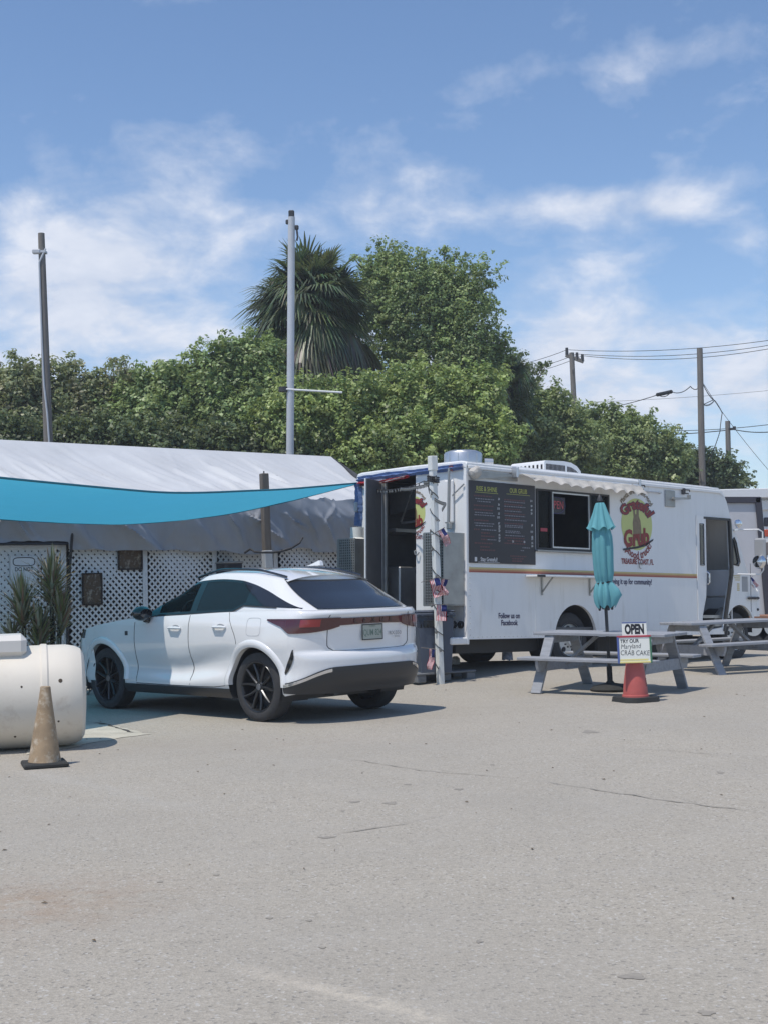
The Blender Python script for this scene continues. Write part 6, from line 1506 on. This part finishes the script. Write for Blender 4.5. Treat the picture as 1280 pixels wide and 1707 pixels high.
tree('tall light green tree right of the shaggy palm', 37, [(635, 520, 42, 70, .4), (690, 545, 70, 85, 0), (735, 515, 52, 58, .3), (775, 560, 55, 90, 0), (655, 490, 38, 52, .5), (720, 620, 90, 80, 0), (800, 640, 50, 70, 0)], 'green', 520, 46, .155, .36,
     [(816, 470, 12, 6), (800, 440, 9, 4), (700, 424, 12, 8), (676, 432, 12, 8), (842, 560, 10, 6), (828, 520, 12, 7), (740, 418, 10, 8), (760, 424, 8, 5), (812, 505, 14, 8), (850, 590, 12, 6), (745, 428, 14, 9), (712, 442, 16, 9), (660, 440, 13, 7), (612, 432, 13, 6), (640, 455, 14, 7), (770, 436, 12, 6), (800, 462, 10, 4), (790, 500, 18, 8), (822, 540, 14, 6), (806, 580, 22, 8), (834, 598, 12, 5), (760, 460, 18, 9), (690, 455, 15, 9), (590, 430, 8, 3), (782, 470, 12, 5)])
tree('dark branch tree leaning out to the right of the big tree', 38.5, [(845, 690, 34, 75, 0), (820, 740, 60, 60, .2)], 'dark', 150, 42, .17, .36, [(870, 628, 16, 12), (888, 622, 12, 10), (902, 612, 10, 8), (912, 604, 6, 5), (860, 640, 18, 12), (845, 622, 16, 9), (868, 650, 14, 6)])
tree('bright green bushy tree in front of the palm', 31, [(600, 712, 85, 56, 0), (690, 705, 80, 72, .4), (520, 708, 60, 48, .2), (640, 760, 110, 50, -.3), (760, 710, 70, 72, .3), (800, 760, 70, 50, 0), (480, 740, 70, 50, 0)], 'lime', 760, 50, .17, .40, [(545, 640, 14, 6), (585, 646, 14, 6), (640, 628, 16, 8), (500, 650, 14, 6), (712, 618, 18, 8), (770, 640, 16, 7)])
tree('green tree left of the pale pole', 32.5, [(390, 650, 85, 62, 0), (415, 645, 45, 42, .3), (340, 670, 75, 52, .2), (300, 700, 90, 48, 0), (420, 710, 95, 52, -.2), (230, 715, 60, 40, .2)], 'green', 700, 48, .19, .40, [(330, 590, 14, 8), (365, 582, 16, 9), (385, 578, 14, 8), (400, 592, 12, 7), (290, 622, 14, 8), (270, 630, 12, 6), (350, 600, 10, 6)])
tree('brownish green tree at the far left behind the tarp', 33, [(60, 682, 85, 48, 0), (10, 688, 50, 50, .2), (130, 686, 62, 46, .2), (170, 706, 60, 38, 0), (50, 722, 110, 34, -.2), (215, 698, 40, 38, .5)], 'olive', 560, 44, .19, .42, [(40, 612, 16, 9), (75, 612, 14, 8), (110, 618, 13, 7), (160, 622, 12, 7), (190, 608, 12, 6), (200, 625, 14, 6), (205, 600, 8, 3), (15, 628, 12, 6), (128, 606, 6, 3), (150, 630, 10, 6)])
tree('pale green tree over the serving hatch', 40, [(915, 735, 60, 52, 0), (880, 760, 50, 45, .2), (960, 765, 55, 42, 0), (905, 700, 30, 30, .3)], 'grey', 330, 48, .20, .44, [(895, 680, 14, 8), (930, 690, 16, 9), (940, 720, 18, 9), (912, 672, 10, 6), (870, 690, 14, 7)])
tree('pale green tree above the truck cab', 42, [(1035, 765, 70, 40, 0), (1000, 735, 36, 36, .3), (1065, 750, 42, 32, .2), (1100, 785, 50, 26, 0)], 'grey', 300, 46, .21, .44, [(1000, 702, 14, 8), (1045, 712, 7, 4), (1050, 700, 9, 6), (1034, 720, 8, 4), (1075, 738, 14, 7), (985, 718, 14, 8), (1095, 752, 12, 6)])
tree('dark tree low behind the truck front', 46, [(1150, 795, 55, 28, 0), (1190, 808, 50, 22, .2), (1120, 780, 34, 22, .2), (1080, 800, 60, 22, 0)], 'dark', 230, 44, .22, .46, [(1150, 762, 12, 7), (1120, 760, 12, 7), (1180, 782, 14, 7), (1212, 798, 12, 6), (1238, 808, 10, 5), (1225, 803, 12, 6), (1250, 812, 6, 3)])
tree('low dark shrubs just behind the ridge of the tarp shelter', 31, [(60, 748, 110, 26, 0), (240, 758, 110, 26, 0), (400, 768, 100, 26, 0), (530, 782, 90, 30, 0), (640, 795, 80, 30, .2)], 'dark', 330, 44, .19, .40, trunk=False, name='shrub')
# ================================================================== AIR
HZ = bpy.data.materials.new('thin_haze'); HZ.use_nodes = True; t = NT(HZ.node_tree); t.n.clear()
o_ = t.new('ShaderNodeOutputMaterial'); pv = t.new('ShaderNodeVolumePrincipled'); pv.inputs['Color'].default_value = (.93, .96, 1, 1); pv.inputs['Density'].default_value = .0014; pv.inputs['Anisotropy'].default_value = .2
t.link(pv.outputs[0], o_.inputs['Volume'])
b = MB(); b.box((1, 16, 7), (320, 330, 16)); h = b.build('haze', HZ, smooth=0); h['kind'] = 'stuff'
SC.cycles.volume_bounces = 0
